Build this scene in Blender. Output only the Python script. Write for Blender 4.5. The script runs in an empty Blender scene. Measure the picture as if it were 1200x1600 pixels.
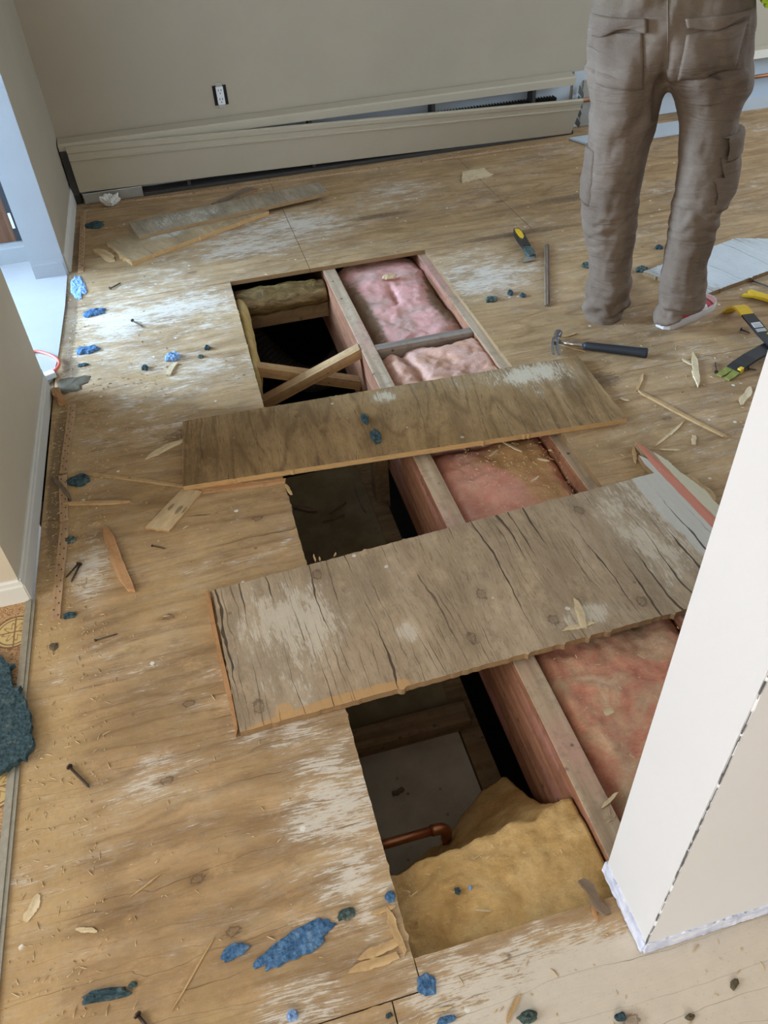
import bpy, bmesh, math, random
from mathutils import Vector, Matrix, noise as mn
from mathutils.bvhtree import BVHTree
from mathutils.geometry import delaunay_2d_cdt
random.seed(7)
S = bpy.context.scene
C = S.collection
PI = math.pi

# ------------------------------------------------------------------ camera, world, lights, exposure
CAM_ROT = Matrix(((0.9649438692126056, 0.2100707427146459, -0.15733280752698392),
                  (-0.2571196006220312, 0.6363660755501704, -0.7272741772294968),
                  (-0.05265776528654631, 0.742232107190326, 0.668070848646186)))
EYE = Vector((0, 0, 1.5))
FPX = 1225.0
cd = bpy.data.cameras.new('camera'); cam = bpy.data.objects.new('camera', cd); C.objects.link(cam)
cam.matrix_world = Matrix.Translation(EYE) @ CAM_ROT.to_4x4()
cd.sensor_fit = 'VERTICAL'; cd.sensor_height = 24; cd.lens = FPX / 1600 * 24; cd.clip_start = 0.02
S.camera = cam

def at(px, py, z=0.0):
    """point on the level z that the photograph shows at a pixel of the 1200 x 1600 frame"""
    w = CAM_ROT @ Vector((px - 600, -(py - 800), -FPX))
    return EYE + w * ((z - EYE.z) / w.z)
def at_y(px, py, y):
    w = CAM_ROT @ Vector((px - 600, -(py - 800), -FPX))
    return EYE + w * (y / w.y)

S.view_settings.view_transform = 'Standard'; S.view_settings.look = 'None'
S.view_settings.gamma = 1; S.view_settings.use_curve_mapping = False
S.view_settings.exposure = 0.2
W = bpy.data.worlds.new('sky'); S.world = W; W.use_nodes = True
W.node_tree.nodes['Background'].inputs[0].default_value = (0.62, 0.76, 1, 1)
W.node_tree.nodes['Background'].inputs[1].default_value = 1.0

def area(name, loc, aim, sx, sy, power, col):
    l = bpy.data.lights.new(name, 'AREA'); l.shape = 'RECTANGLE'; l.size = sx; l.size_y = sy
    l.energy = power; l.color = col
    o = bpy.data.objects.new(name, l); C.objects.link(o); o.location = loc
    o.rotation_euler = (Vector(aim) - Vector(loc)).to_track_quat('-Z', 'Y').to_euler()
    return o
area('daylight_hall_window', (-4.3, 4.35, 1.6), (-0.5, 3.05, 0.2), 1.0, 1.4, 640, (0.47, 0.69, 1.0))
area('daylight_rear_window', (-0.9, -2.95, 1.75), (0.2, 1.6, 0.0), 2.4, 1.7, 66, (1.0, 0.92, 0.80))
area('daylight_left_window', (-3.45, 0.2, 1.6), (0.4, 1.0, 0.0), 1.8, 1.5, 84, (0.88, 0.94, 1.0))
area('daylight_right_window', (4.95, 2.9, 1.45), (1.5, 2.6, 0.1), 2.2, 1.5, 60, (0.72, 0.84, 1.0))

# ------------------------------------------------------------------ helpers: objects
def tag(o, label=None, cat=None, group=None, kind=None):
    if label: o['label'] = label
    if cat: o['category'] = cat
    if group: o['group'] = group
    if kind: o['kind'] = kind
    return o
def empty(name, loc=(0, 0, 0), rz=0.0, label=None, cat=None, group=None, kind=None):
    o = bpy.data.objects.new(name, None); C.objects.link(o); o.empty_display_size = 0.05
    o.location = loc; o.rotation_euler = (0, 0, rz)
    return tag(o, label, cat, group, kind)
def link(name, me, mats, parent=None, loc=(0, 0, 0), rz=0.0):
    if mats is not None:
        if not isinstance(mats, (list, tuple)): mats = [mats]
        for m in mats: me.materials.append(m)
    o = bpy.data.objects.new(name, me); C.objects.link(o)
    o.location = loc; o.rotation_euler = (0, 0, rz)
    if parent: o.parent = parent
    return o
def mesh(name, bm, mats, parent=None, loc=(0, 0, 0), rz=0.0, smooth=False, recalc=True):
    if recalc: bmesh.ops.recalc_face_normals(bm, faces=bm.faces[:])
    if smooth:
        for f in bm.faces: f.smooth = True
    me = bpy.data.meshes.new(name); bm.to_mesh(me); bm.free()
    return link(name, me, mats, parent, loc, rz)
def add_box(bm, lo, hi, mi=0):
    v = [bm.verts.new((x, y, z)) for z in (lo[2], hi[2]) for y in (lo[1], hi[1]) for x in (lo[0], hi[0])]
    for q in ((0, 2, 3, 1), (4, 5, 7, 6), (0, 1, 5, 4), (2, 6, 7, 3), (0, 4, 6, 2), (1, 3, 7, 5)):
        f = bm.faces.new([v[i] for i in q]); f.material_index = mi
    return v
def box(name, lo, hi, mats, parent=None, bevel=0.0, loc=(0, 0, 0), rz=0.0):
    bm = bmesh.new(); add_box(bm, lo, hi)
    if bevel: bmesh.ops.bevel(bm, geom=bm.edges[:], offset=bevel, segments=2, affect='EDGES', profile=0.5)
    return mesh(name, bm, mats, parent, loc, rz)
def add_bar(bm, a, b, w, h, up=(0, 0, 1)):
    """box bar from a to b, width w across, height h along 'up'"""
    a = Vector(a); b = Vector(b); d = (b - a).normalized(); s = d.cross(Vector(up)).normalized(); u = s.cross(d)
    v = [bm.verts.new(p + s * (i * w / 2) + u * (j * h / 2)) for p in (a, b) for i, j in ((-1, -1), (1, -1), (1, 1), (-1, 1))]
    for q in ((0, 1, 2, 3), (7, 6, 5, 4), (0, 4, 5, 1), (1, 5, 6, 2), (2, 6, 7, 3), (3, 7, 4, 0)):
        bm.faces.new([v[i] for i in q])
def add_tube(bm, pts, rad, n=10, cap=True):
    pts = [Vector(p) for p in pts]
    if not isinstance(rad, (list, tuple)): rad = [rad] * len(pts)
    rings = []; ref = None
    for i, p in enumerate(pts):
        d = (pts[min(i + 1, len(pts) - 1)] - pts[max(i - 1, 0)]).normalized()
        if ref is None: ref = Vector((0, 0, 1)) if abs(d.z) < 0.9 else Vector((1, 0, 0))
        s = d.cross(ref).normalized(); u = s.cross(d).normalized(); ref = u
        rings.append([bm.verts.new(p + (s * math.cos(2 * PI * k / n) + u * math.sin(2 * PI * k / n)) * rad[i]) for k in range(n)])
    for r0, r1 in zip(rings, rings[1:]):
        for k in range(n): bm.faces.new((r0[k], r0[(k + 1) % n], r1[(k + 1) % n], r1[k]))
    if cap: bm.faces.new(rings[0][::-1]); bm.faces.new(rings[-1])
def loft(bm, rings, cap=True):
    vr = [[bm.verts.new(p) for p in r] for r in rings]; n = len(vr[0])
    for r0, r1 in zip(vr, vr[1:]):
        for k in range(n): bm.faces.new((r0[k], r0[(k + 1) % n], r1[(k + 1) % n], r1[k]))
    if cap: bm.faces.new(vr[0][::-1]); bm.faces.new(vr[-1])
    return vr
def fr(x, y, z, s=1.0, o=4):
    return mn.fractal(Vector((x * s, y * s, z * s)), 0.9, 2.0, o)
def jag(pts, amps, step=0.008, seed=0.0, spike=0.0):
    """roughen each edge of an outline by its amplitude"""
    out = []; n = len(pts)
    for i in range(n):
        a = Vector(pts[i]).to_2d(); b = Vector(pts[(i + 1) % n]).to_2d(); d = b - a; L = d.length
        nrm = Vector((d.y, -d.x)).normalized()
        if amps[i] <= 0: out.append(a); continue
        k = max(2, int(L / step))
        for j in range(k):
            t = j / k; p = a + d * t
            if 0 < j:
                q = mn.noise(Vector((p.x * 60 + seed, p.y * 60, i * 7.3))) + 0.6 * mn.noise(Vector((p.x * 190 + seed, p.y * 190, i)))
                p = p + nrm * amps[i] * q
                if spike and random.random() < spike: p = p + nrm * amps[i] * 2.4
            out.append(p)
    return out
def slab(name, pts, z0, z1, mats, parent=None, loc=(0, 0, 0), rz=0.0, bow=0.0):
    """flat piece cut to an outline (local xy), real thickness; slot 1 is the cut edge"""
    V, _e, F, _a, _b, _c = delaunay_2d_cdt([Vector((p[0], p[1])) for p in pts], [], [list(range(len(pts)))], 1, 1e-6)
    bm = bmesh.new()
    B = [bm.verts.new((p[0], p[1], z0)) for p in V]; T = [bm.verts.new((p[0], p[1], z1)) for p in V]
    edges = {}
    for f in F:
        bm.faces.new([T[i] for i in f]); bm.faces.new([B[i] for i in f[::-1]])
        for k in range(len(f)):
            e = (f[k], f[(k + 1) % len(f)]); edges[e] = edges.get(e, 0) + 1
    for a, b in edges:
        if (b, a) not in edges:
            q = bm.faces.new((T[b], T[a], B[a], B[b]))
            if isinstance(mats, (list, tuple)) and len(mats) > 1: q.material_index = 1
    for v in [v for v in bm.verts if not v.link_faces]: bm.verts.remove(v)
    return mesh(name, bm, mats, parent, loc, rz)

# ------------------------------------------------------------------ helpers: materials
class M:
    def __init__(s, name, rough=0.7, metal=0.0, spec=0.3):
        s.m = bpy.data.materials.new(name); s.m.use_nodes = True; s.t = s.m.node_tree
        s.b = s.t.nodes['Principled BSDF']; s.i('Roughness', rough); s.i('Metallic', metal); s.i('Specular IOR Level', spec)
        s._tc = None
    def i(s, k, v):
        if hasattr(v, 'is_output'): s.t.links.new(v, s.b.inputs[k])
        else: s.b.inputs[k].default_value = v if not isinstance(v, tuple) or len(v) == 4 else (*v, 1)
    def n(s, typ, **kw):
        n = s.t.nodes.new(typ)
        for k, v in kw.items(): setattr(n, k, v)
        return n
    def set(s, sock, v):
        if hasattr(v, 'is_output'): s.t.links.new(v, sock)
        elif isinstance(v, tuple) and len(v) == 3 and sock.type == 'RGBA': sock.default_value = (*v, 1)
        else: sock.default_value = v
    @property
    def co(s):
        if not s._tc: s._tc = s.n('ShaderNodeTexCoord')
        return s._tc.outputs['Object']
    def map(s, scale=(1, 1, 1), loc=(0, 0, 0), rot=(0, 0, 0), vec=None):
        n = s.n('ShaderNodeMapping'); s.set(n.inputs[0], vec or s.co)
        n.inputs[1].default_value = loc; n.inputs[2].default_value = rot; n.inputs[3].default_value = scale
        return n.outputs[0]
    def noise(s, vec=None, scale=5, detail=4, rough=0.55, dist=0.0, col=False):
        n = s.n('ShaderNodeTexNoise'); s.set(n.inputs['Vector'], vec or s.co)
        n.inputs['Scale'].default_value = scale; n.inputs['Detail'].default_value = detail
        n.inputs['Roughness'].default_value = rough; n.inputs['Distortion'].default_value = dist
        return n.outputs['Color' if col else 'Fac']
    def vor(s, vec=None, scale=5, feature='F1'):
        n = s.n('ShaderNodeTexVoronoi', feature=feature); s.set(n.inputs['Vector'], vec or s.co)
        n.inputs['Scale'].default_value = scale
        return n.outputs['Distance']
    def wave(s, vec=None, scale=5, dist=0, detail=2, dscale=1, axis='X', kind='BANDS'):
        n = s.n('ShaderNodeTexWave', wave_type=kind); n.bands_direction = axis
        s.set(n.inputs['Vector'], vec or s.co); n.inputs['Scale'].default_value = scale
        n.inputs['Distortion'].default_value = dist; n.inputs['Detail'].default_value = detail
        n.inputs['Detail Scale'].default_value = dscale
        return n.outputs['Fac']
    def math(s, op, a, b=0.0, clamp=False):
        n = s.n('ShaderNodeMath', operation=op, use_clamp=clamp); s.set(n.inputs[0], a); s.set(n.inputs[1], b)
        return n.outputs[0]
    def step(s, v, lo, hi, a=0.0, b=1.0):
        n = s.n('ShaderNodeMapRange', interpolation_type='SMOOTHSTEP')
        s.set(n.inputs[0], v)
        for k, x in zip((1, 2, 3, 4), (lo, hi, a, b)): n.inputs[k].default_value = x
        return n.outputs[0]
    def mix(s, f, a, b, mode='MIX'):
        n = s.n('ShaderNodeMix', data_type='RGBA', blend_type=mode)
        s.set(n.inputs[0], f); s.set(n.inputs[6], a); s.set(n.inputs[7], b)
        return n.outputs[2]
    def ramp(s, f, stops):
        n = s.n('ShaderNodeValToRGB'); e = n.color_ramp.elements
        while len(e) < len(stops): e.new(0.5)
        for el, (p, c) in zip(e, stops): el.position = p; el.color = (*c, 1)
        s.set(n.inputs[0], f); return n.outputs[0]
    def blob(s, x, y, rx, ry, w=1.0, vec=None):
        """soft spot at a place of the object's own surface: 1 in the middle, 0 outside"""
        m = s.map((1 / rx, 1 / ry, 0), (-x / rx, -y / ry, 0), vec=vec)
        n = s.n('ShaderNodeVectorMath', operation='LENGTH'); s.set(n.inputs[0], m)
        return s.step(n.outputs['Value'], 1.0, 0.25, 0.0, w)
    def sum(s, xs):
        r = xs[0]
        for x in xs[1:]: r = s.math('ADD', r, x)
        return r
    def bump(s, h, strength=0.3, dist=0.002):
        n = s.n('ShaderNodeBump'); n.inputs['Strength'].default_value = strength; n.inputs['Distance'].default_value = dist
        s.set(n.inputs['Height'], h); s.t.links.new(n.outputs[0], s.b.inputs['Normal'])
    def done(s, col): s.i('Base Color', col); return s.m

def plain(name, col, rough=0.7, metal=0.0, var=0.15, scale=12, spec=0.3):
    m = M(name, rough, metal, spec)
    n = m.noise(scale=scale, detail=6, rough=0.65)
    c = m.mix(n, tuple(x * (1 - var) for x in col), tuple(min(1, x * (1 + var)) for x in col))
    m.bump(n, 0.12, 0.002)
    return m.done(c)

def ply(name, cols, axis='X', white=None, wcol=(0.74, 0.67, 0.56), wt=0.62, dust=None, dcol=(0.50, 0.335, 0.15), dt=0.62, cracks=0.0, ring=0.3,
        fine=0.4, stains=(), scol=(0.1, 0.065, 0.04), knots=(), spots=0.5, gs=1.0, paint=(), streak=0.5, kr=0.012, cden=1.0):
    """weathered plywood face: veneer grain, plaster or paint remains, dust, cracks, knots"""
    m = M(name, 0.78, 0, 0.25)
    def st(al, ac): return (al, ac, ac) if axis == 'X' else (ac, al, ac)
    warp = m.noise(m.map(st(1.1, 2.6)), 1.0, 4, 0.5, col=True)
    wv = m.n('ShaderNodeVectorMath', operation='MULTIPLY_ADD')
    m.set(wv.inputs[0], warp); wv.inputs[1].default_value = (0.16, 0.16, 0); m.set(wv.inputs[2], m.co)
    wc = wv.outputs[0]
    g1 = m.noise(m.map(st(2.2 * gs, 22 * gs), vec=wc), 1.0, 8, 0.66)
    g2 = m.noise(m.map(st(20, 230), vec=wc), 1.0, 6, 0.7)
    big = m.noise(m.map(st(1.0, 1.5)), 1.9, 5, 0.6)
    rg = m.noise(m.map(st(0.5, 3.6), vec=wc), 1.0, 2, 0.4)
    rg = m.math('PINGPONG', m.math('MULTIPLY', rg, 13.0), 0.5)
    c = m.ramp(g1, [(0.25, cols[0]), (0.5, cols[1]), (0.75, cols[2])])
    c = m.mix(m.step(big, 0.35, 0.68, 0.35, 0.0), c, cols[1])
    big2 = m.noise(m.map(st(2.2, 3.4), (4, 9, 0)), 1.0, 6, 0.65); c = m.mix(m.step(big2, 0.42, 0.66, 0, 0.7), c, tuple(x * 0.66 for x in cols[1]))
    c = m.mix(m.math('MULTIPLY', m.step(rg, 0.34, 0.5), ring), c, cols[0])
    c = m.mix(m.step(g2, 0.5, 0.68, 0, fine), c, tuple(x * 0.8 for x in cols[0]))
    mott = m.noise(m.map(st(7, 11)), 1.0, 10, 0.78)
    c = m.mix(m.step(mott, 0.5, 0.68, 0, 0.6), c, tuple(min(1, x * 1.4) for x in cols[1]))
    c = m.mix(m.step(mott, 0.48, 0.34, 0, 0.7), c, tuple(x * 0.6 for x in cols[1]))
    # sawdust film
    dn = m.noise(None, 2.6, 9, 0.72)
    if dust: dn = m.math('ADD', dn, m.sum([m.blob(*b) for b in dust]))
    c = m.mix(m.step(dn, dt - 0.14, dt + 0.14, 0, 0.7), c, m.mix(m.noise(None, 90, 4, 0.7), tuple(x * 0.68 for x in dcol), tuple(x * 1.25 for x in dcol)))
    # plaster / paint remains, wiped thin along the grain
    wl = m.noise(m.map(st(1.6, 3.0)), 1.0, 5, 0.6); wf = m.noise(m.map(st(10, 27)), 1.0, 10, 0.76)
    wn = m.math('ADD', m.math('MULTIPLY', wl, 0.45), m.math('MULTIPLY', wf, 0.55))
    if white: wn = m.math('ADD', wn, m.sum([m.blob(*b) for b in white]))
    wn = m.math('ADD', wn, m.math('MULTIPLY', m.math('SUBTRACT', g2, 0.5), streak * 0.7))
    wmask = m.math('ADD', m.step(wn, wt - 0.14, wt + 0.12, 0, 0.35), m.step(wn, wt, wt + 0.05, 0, 0.5))
    c = m.mix(wmask, c, m.mix(m.noise(None, 25, 5, 0.7), tuple(x * 0.8 for x in wcol), wcol))
    gr = m.noise(None, 120, 6, 0.85); c = m.mix(m.step(gr, 0.56, 0.72, 0, 0.5), c, tuple(x * 0.5 for x in cols[1])); c = m.mix(m.step(gr, 0.42, 0.28, 0, 0.45), c, tuple(min(1, x * 1.6) for x in cols[1]))
    for b, col, t in paint:
        e = m.math('ADD', m.blob(*b), m.math('MULTIPLY', m.math('SUBTRACT', m.noise(m.map(st(9, 30)), 1, 6, 0.7), 0.5), 0.8))
        c = m.mix(m.step(e, 0.25, 0.45, 0, t), c, col)
    # small spots: plaster drips and nail stains
    sp = m.vor(None, 16); spn = m.noise(None, 9, 3)
    c = m.mix(m.math('MULTIPLY', m.step(m.math('ADD', sp, m.math('MULTIPLY', m.noise(None, 60, 3), 0.12)), 0.17, 0.13, 0, spots), m.step(spn, 0.52, 0.6)), c, (0.8, 0.77, 0.7))
    sp2 = m.vor(m.map((1, 1, 1), (3.3, 1.7, 0)), 11)
    c = m.mix(m.math('MULTIPLY', m.step(sp2, 0.085, 0.04, 0, spots), m.step(spn, 0.5, 0.42)), c, (0.16, 0.1, 0.06))
    h = m.math('ADD', g1, m.math('MULTIPLY', g2, 0.5)); h = m.math('ADD', h, m.math('MULTIPLY', wmask, 0.4))
    if cracks:
        ax_ = 0 if axis == 'Y' else 1
        sp_ = m.n('ShaderNodeSeparateXYZ'); m.set(sp_.inputs[0], m.co)
        wob = m.noise(m.map(st(2.2, 7)), 1.0, 4, 0.55)
        u_ = m.math('ADD', m.math('MULTIPLY', sp_.outputs[ax_], 17.0 * cden), m.math('MULTIPLY', wob, 1.5 * min(1, cden * 1.3)))
        vn = m.n('ShaderNodeTexVoronoi', voronoi_dimensions='1D', feature='DISTANCE_TO_EDGE'); m.set(vn.inputs['W'], u_); vn.inputs['Scale'].default_value = 1.0
        wid = m.step(m.noise(m.map(st(2.6, 10), (5, 2, 0)), 1, 4), 0.42 + 0.1 * (cden < 1), 0.72 + 0.1 * (cden < 1), 0.0, 0.055 * cden)
        cm = m.step(m.math('SUBTRACT', vn.outputs['Distance'], wid), 0.006, -0.006)
        u2 = m.math('ADD', m.math('MULTIPLY', sp_.outputs[ax_], 48.0 * cden), m.math('MULTIPLY', wob, 4.0 * min(1, cden * 1.1)))
        vn2 = m.n('ShaderNodeTexVoronoi', voronoi_dimensions='1D', feature='DISTANCE_TO_EDGE'); m.set(vn2.inputs['W'], u2); vn2.inputs['Scale'].default_value = 1.0
        wid2 = m.step(m.noise(m.map(st(5, 16), (1, 7, 0)), 1, 4), 0.5 + 0.05 * (cden < 1), 0.75 + 0.05 * (cden < 1), 0.0, 0.09 * cden)
        cm = m.math('MAXIMUM', cm, m.step(m.math('SUBTRACT', vn2.outputs['Distance'], wid2), 0.015, -0.015, 0, 0.6))
        c = m.mix(m.math('MULTIPLY', cm, cracks), c, (0.055, 0.036, 0.022)); h = m.math('SUBTRACT', h, m.math('MULTIPLY', cm, 3.0))
    for (x, y) in knots:
        kx, ky = (1.7 * kr, kr) if axis == 'X' else (kr, 1.5 * kr)
        v = m.map((1 / kx, 1 / ky, 0), (-x / kx, -y / ky, 0))
        ln = m.n('ShaderNodeVectorMath', operation='LENGTH'); m.set(ln.inputs[0], v)
        d = m.math('ADD', ln.outputs['Value'], m.math('MULTIPLY', m.math('SUBTRACT', m.noise(None, 75, 5, 0.75), 0.5), 2.4))
        rr = m.math('ABSOLUTE', m.math('SUBTRACT', d, 0.85))
        c = m.mix(m.step(d, 2.6, 0.9, 0, 0.4), c, cols[0]); c = m.mix(m.step(d, 1.0, 0.1, 0, 0.5), c, (0.17, 0.11, 0.065)); c = m.mix(m.step(rr, 0.3, 0.03, 0, 0.6), c, (0.08, 0.052, 0.034))
    for b in stains:
        e = m.math('ADD', m.blob(*b), m.math('MULTIPLY', m.math('SUBTRACT', m.noise(m.map(st(40, 120)), 1, 6, 0.75), 0.5), 2.2))
        c = m.mix(m.step(e, 0.45, 0.95, 0, 0.6), c, scol)
    m.bump(h, 0.35, 0.0016)
    return m.done(c)

def edge_mat(name, a, b):
    m = M(name, 0.8)
    z = m.wave(m.map((1, 1, 1)), 55, 0.6, 2, 2, 'Z')
    n = m.noise(m.map((30, 30, 220)), 1, 5, 0.7)
    c = m.mix(m.step(z, 0.35, 0.65), a, b); c = m.mix(m.step(n, 0.5, 0.7, 0, 0.6), c, tuple(x * 0.45 for x in a))
    m.bump(n, 0.4, 0.002); return m.done(c)
def wood(name, cols, axis='X', stain=None, samt=0.4, rough=0.75):
    m = M(name, rough, 0, 0.25)
    sc = {'X': (2, 45, 45), 'Y': (45, 2, 45), 'Z': (45, 45, 2)}[axis]
    g = m.noise(m.map(sc), 1, 6, 0.6); f = m.noise(m.map(tuple(x * 4 for x in sc)), 1, 3, 0.6)
    c = m.ramp(g, [(0.3, cols[0]), (0.5, cols[1]), (0.7, cols[2])]); c = m.mix(m.step(f, 0.55, 0.75, 0, 0.4), c, cols[0])
    if stain:
        s = m.noise(m.map(tuple(max(1.5, x * 0.12) for x in sc)), 1.4, 7, 0.65)
        c = m.mix(m.step(s, 0.62 - samt * 0.5, 0.85 - samt * 0.5, 0, 0.9), c, stain)
    dk = m.vor(None, 22); mt = m.noise(None, 30, 7, 0.75); c = m.mix(m.step(mt, 0.52, 0.38, 0, 0.45), c, tuple(x * 0.55 for x in cols[1])); c = m.mix(m.math('MULTIPLY', m.step(dk, 0.17, 0.07, 0, 0.85), m.step(m.noise(None, 7, 2), 0.5, 0.56)), c, (0.05, 0.04, 0.035))
    m.bump(m.math('ADD', g, f), 0.3, 0.0015); return m.done(c)

W_BLOBS = [(0.03, 0.78, 0.17, 0.3, 0.14), (-0.06, 1.06, 0.18, 0.15, 0.13), (0.45, 0.18, 0.55, 0.3, 0.42), (0.25, 0.4, 0.3, 0.13, 0.14), (0.62, 0.3, 0.4, 0.25, 0.2),
           (-0.25, 3.0, 0.5, 0.85, 0.13), (0.35, 3.72, 0.55, 0.36, 0.15), (1.05, 4.0, 0.35, 0.3, 0.08), (1.1, 3.0, 0.3, 0.5, 0.09), (-0.47, 1.62, 0.08, 0.22, 0.13), (-0.32, 0.98, 0.14, 0.10, 0.12),  # first spot: plaster haze, also whitened to bring out the doorway's light strip
           (-0.1, 0.45, 0.12, 0.1, 0.12), (1.25, 3.0, 0.25, 0.35, 0.05), (2.3, 3.4, 0.5, 0.3, 0.02)]
D_BLOBS = [(-0.56, 2.0, 0.12, 0.9, 0.17), (-0.55, 0.9, 0.13, 0.8, 0.19), (-0.3, 0.45, 0.35, 0.25, 0.1), (-0.22, 1.45, 0.22, 0.45, 0.09), (0.7, 2.5, 0.9, 0.5, 0.02), (-0.3, 2.35, 0.35, 0.25, 0.12)]
ST_BLOBS = [(-0.555, 2.78, 0.06, 0.14), (-0.572, 3.2, 0.045, 0.75, 1.3), (-0.575, 2.1, 0.045, 0.65, 1.2), (-0.56, 3.95, 0.045, 0.5, 1.1), (1.45, 3.3, 0.5, 0.05), (1.2, 2.05, 0.2, 0.1), (0.9, 3.75, 0.3, 0.05), (-0.1, 2.2, 0.25, 0.1), (1.9, 3.6, 0.5, 0.08)]
FL_KNOTS = [(-0.30, 0.96), (-0.255, 0.735), (-0.27, 1.42), (-0.24, 1.14), (1.33, 1.78), (0.42, 0.30), (0.0, 1.72), (-0.2, 0.62), (1.5, 3.7), (-0.05, 3.45), (1.75, 2.0)]
m_floor = ply('subfloor_plywood', ((0.165, 0.09, 0.037), (0.395, 0.25, 0.118), (0.55, 0.395, 0.215)), 'X', W_BLOBS, wt=0.605, dust=D_BLOBS, dt=0.63, stains=ST_BLOBS, ring=0.42, knots=FL_KNOTS, streak=0.85, kr=0.0085, cracks=0.8, cden=0.35, spots=0.75)
m_edge = edge_mat('plywood_cut_edge', (0.36, 0.23, 0.11), (0.22, 0.13, 0.06))
m_edge_light = edge_mat('plywood_fresh_edge', (0.60, 0.38, 0.17), (0.42, 0.24, 0.09))
m_board1 = ply('board_brown_ply', ((0.125, 0.07, 0.026), (0.285, 0.175, 0.074), (0.40, 0.26, 0.122)), 'Y', [(0.3, 0.16, 0.55, 0.14, 0.19), (0.55, 0.08, 0.25, 0.16, 0.13), (-0.03, 0.13, 0.07, 0.07, 0.2)], wcol=(0.62, 0.54, 0.4), wt=0.72, dt=0.85, cracks=0.4, ring=0.55, spots=0.4, gs=1.3, fine=0.8, streak=0.7, paint=[((-0.703, 0.0, 0.011, 0.6), (0.50, 0.33, 0.15), 0.9)])
m_board2 = ply('board_grey_ply', ((0.21, 0.145, 0.083), (0.39, 0.285, 0.178), (0.50, 0.385, 0.262)), 'Y', [(-0.52, -0.03, 0.22, 0.4, 0.2), (-0.35, 0.08, 0.3, 0.2, 0.09), (0.5, 0.08, 0.24, 0.4, 0.17), (-0.22, -0.09, 0.05, 0.06, 0.27), (0.2, -0.19, 0.14, 0.06, 0.22), (0.15, 0.12, 0.06, 0.03, 0.2)], wcol=(0.66, 0.57, 0.44), wt=0.69, dt=0.95, cracks=0.9, ring=0.2, fine=0.75,
    knots=[(-0.376, 0.179), (-0.004, -0.037), (-0.081, -0.158), (0.372, 0.152), (0.125, -0.175), (0.351, -0.2), (-0.6, -0.17)], spots=0.6, streak=0.6,
    paint=[((-0.45, -0.225, 0.28, 0.032), (0.50, 0.28, 0.11), 0.8), ((-0.55, -0.2, 0.03, 0.03), (0.52, 0.3, 0.12), 0.7), ((0.63, 0.1, 0.085, 0.5), (0.58, 0.57, 0.51), 0.75), ((0.72, 0.1, 0.035, 0.5), (0.6, 0.56, 0.4), 0.8), ((0.679, 0.05, 0.022, 0.6), (0.56, 0.17, 0.10), 0.85)])
m_board_white = ply('board_white_ply', ((0.25, 0.22, 0.18), (0.42, 0.39, 0.33), (0.5, 0.46, 0.4)), 'Y', [(0, 0, 0.6, 0.5, 0.35)], wcol=(0.62, 0.64, 0.62), wt=0.7, dt=0.95, cracks=0.5, ring=0.1, spots=0.5)
m_board_pale = ply('board_pale_ply', ((0.17, 0.125, 0.08), (0.33, 0.26, 0.17), (0.44, 0.36, 0.25)), 'Y', [(-0.25, 0, 0.3, 0.2, 0.22), (0.0, 0.02, 0.2, 0.1, 0.1)], wcol=(0.62, 0.58, 0.48), wt=0.72, dt=0.95, cracks=0.5, ring=0.3, streak=0.8)
m_board_tan = ply('board_tan_ply', ((0.25, 0.16, 0.08), (0.40, 0.28, 0.15), (0.5, 0.37, 0.21)), 'Y', [(-0.1, 0.02, 0.25, 0.1, 0.26)], wcol=(0.62, 0.6, 0.52), wt=0.72, dt=0.95, cracks=0.4, ring=0.2)
m_stick = wood('splintered_pine', ((0.36, 0.21, 0.085), (0.52, 0.34, 0.16), (0.62, 0.44, 0.23)), 'X')
m_stick_pale = wood('pale_splinter', ((0.5, 0.37, 0.2), (0.64, 0.5, 0.3), (0.72, 0.6, 0.4)), 'X')
m_stick_dark = wood('dark_stick', ((0.11, 0.075, 0.05), (0.19, 0.135, 0.09), (0.26, 0.19, 0.13)), 'X')
m_stick_red = wood('reddish_splinter', ((0.34, 0.15, 0.06), (0.47, 0.25, 0.11), (0.56, 0.34, 0.17)), 'X')
m_tack = wood('tack_strip_wood', ((0.33, 0.19, 0.1), (0.44, 0.28, 0.15), (0.5, 0.34, 0.2)), 'X')
m_joist_top = wood('joist_top', ((0.29, 0.2, 0.12), (0.42, 0.31, 0.2), (0.52, 0.42, 0.3)), 'Y', (0.48, 0.26, 0.2), 0.32)
m_joist = wood('joist_side_red', ((0.15, 0.058, 0.026), (0.28, 0.118, 0.058), (0.40, 0.20, 0.11)), 'Y', (0.44, 0.2, 0.17), 0.2)
m_brace = wood('bridging_wood', ((0.3, 0.17, 0.07), (0.44, 0.27, 0.125), (0.54, 0.38, 0.21)), 'X')
m_block = wood('grey_blocking', ((0.16, 0.12, 0.09), (0.25, 0.2, 0.16), (0.34, 0.29, 0.24)), 'X')
m_dim_wood = wood('under_floor_wood', ((0.14, 0.085, 0.04), (0.22, 0.14, 0.07), (0.28, 0.19, 0.1)), 'X')

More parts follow.
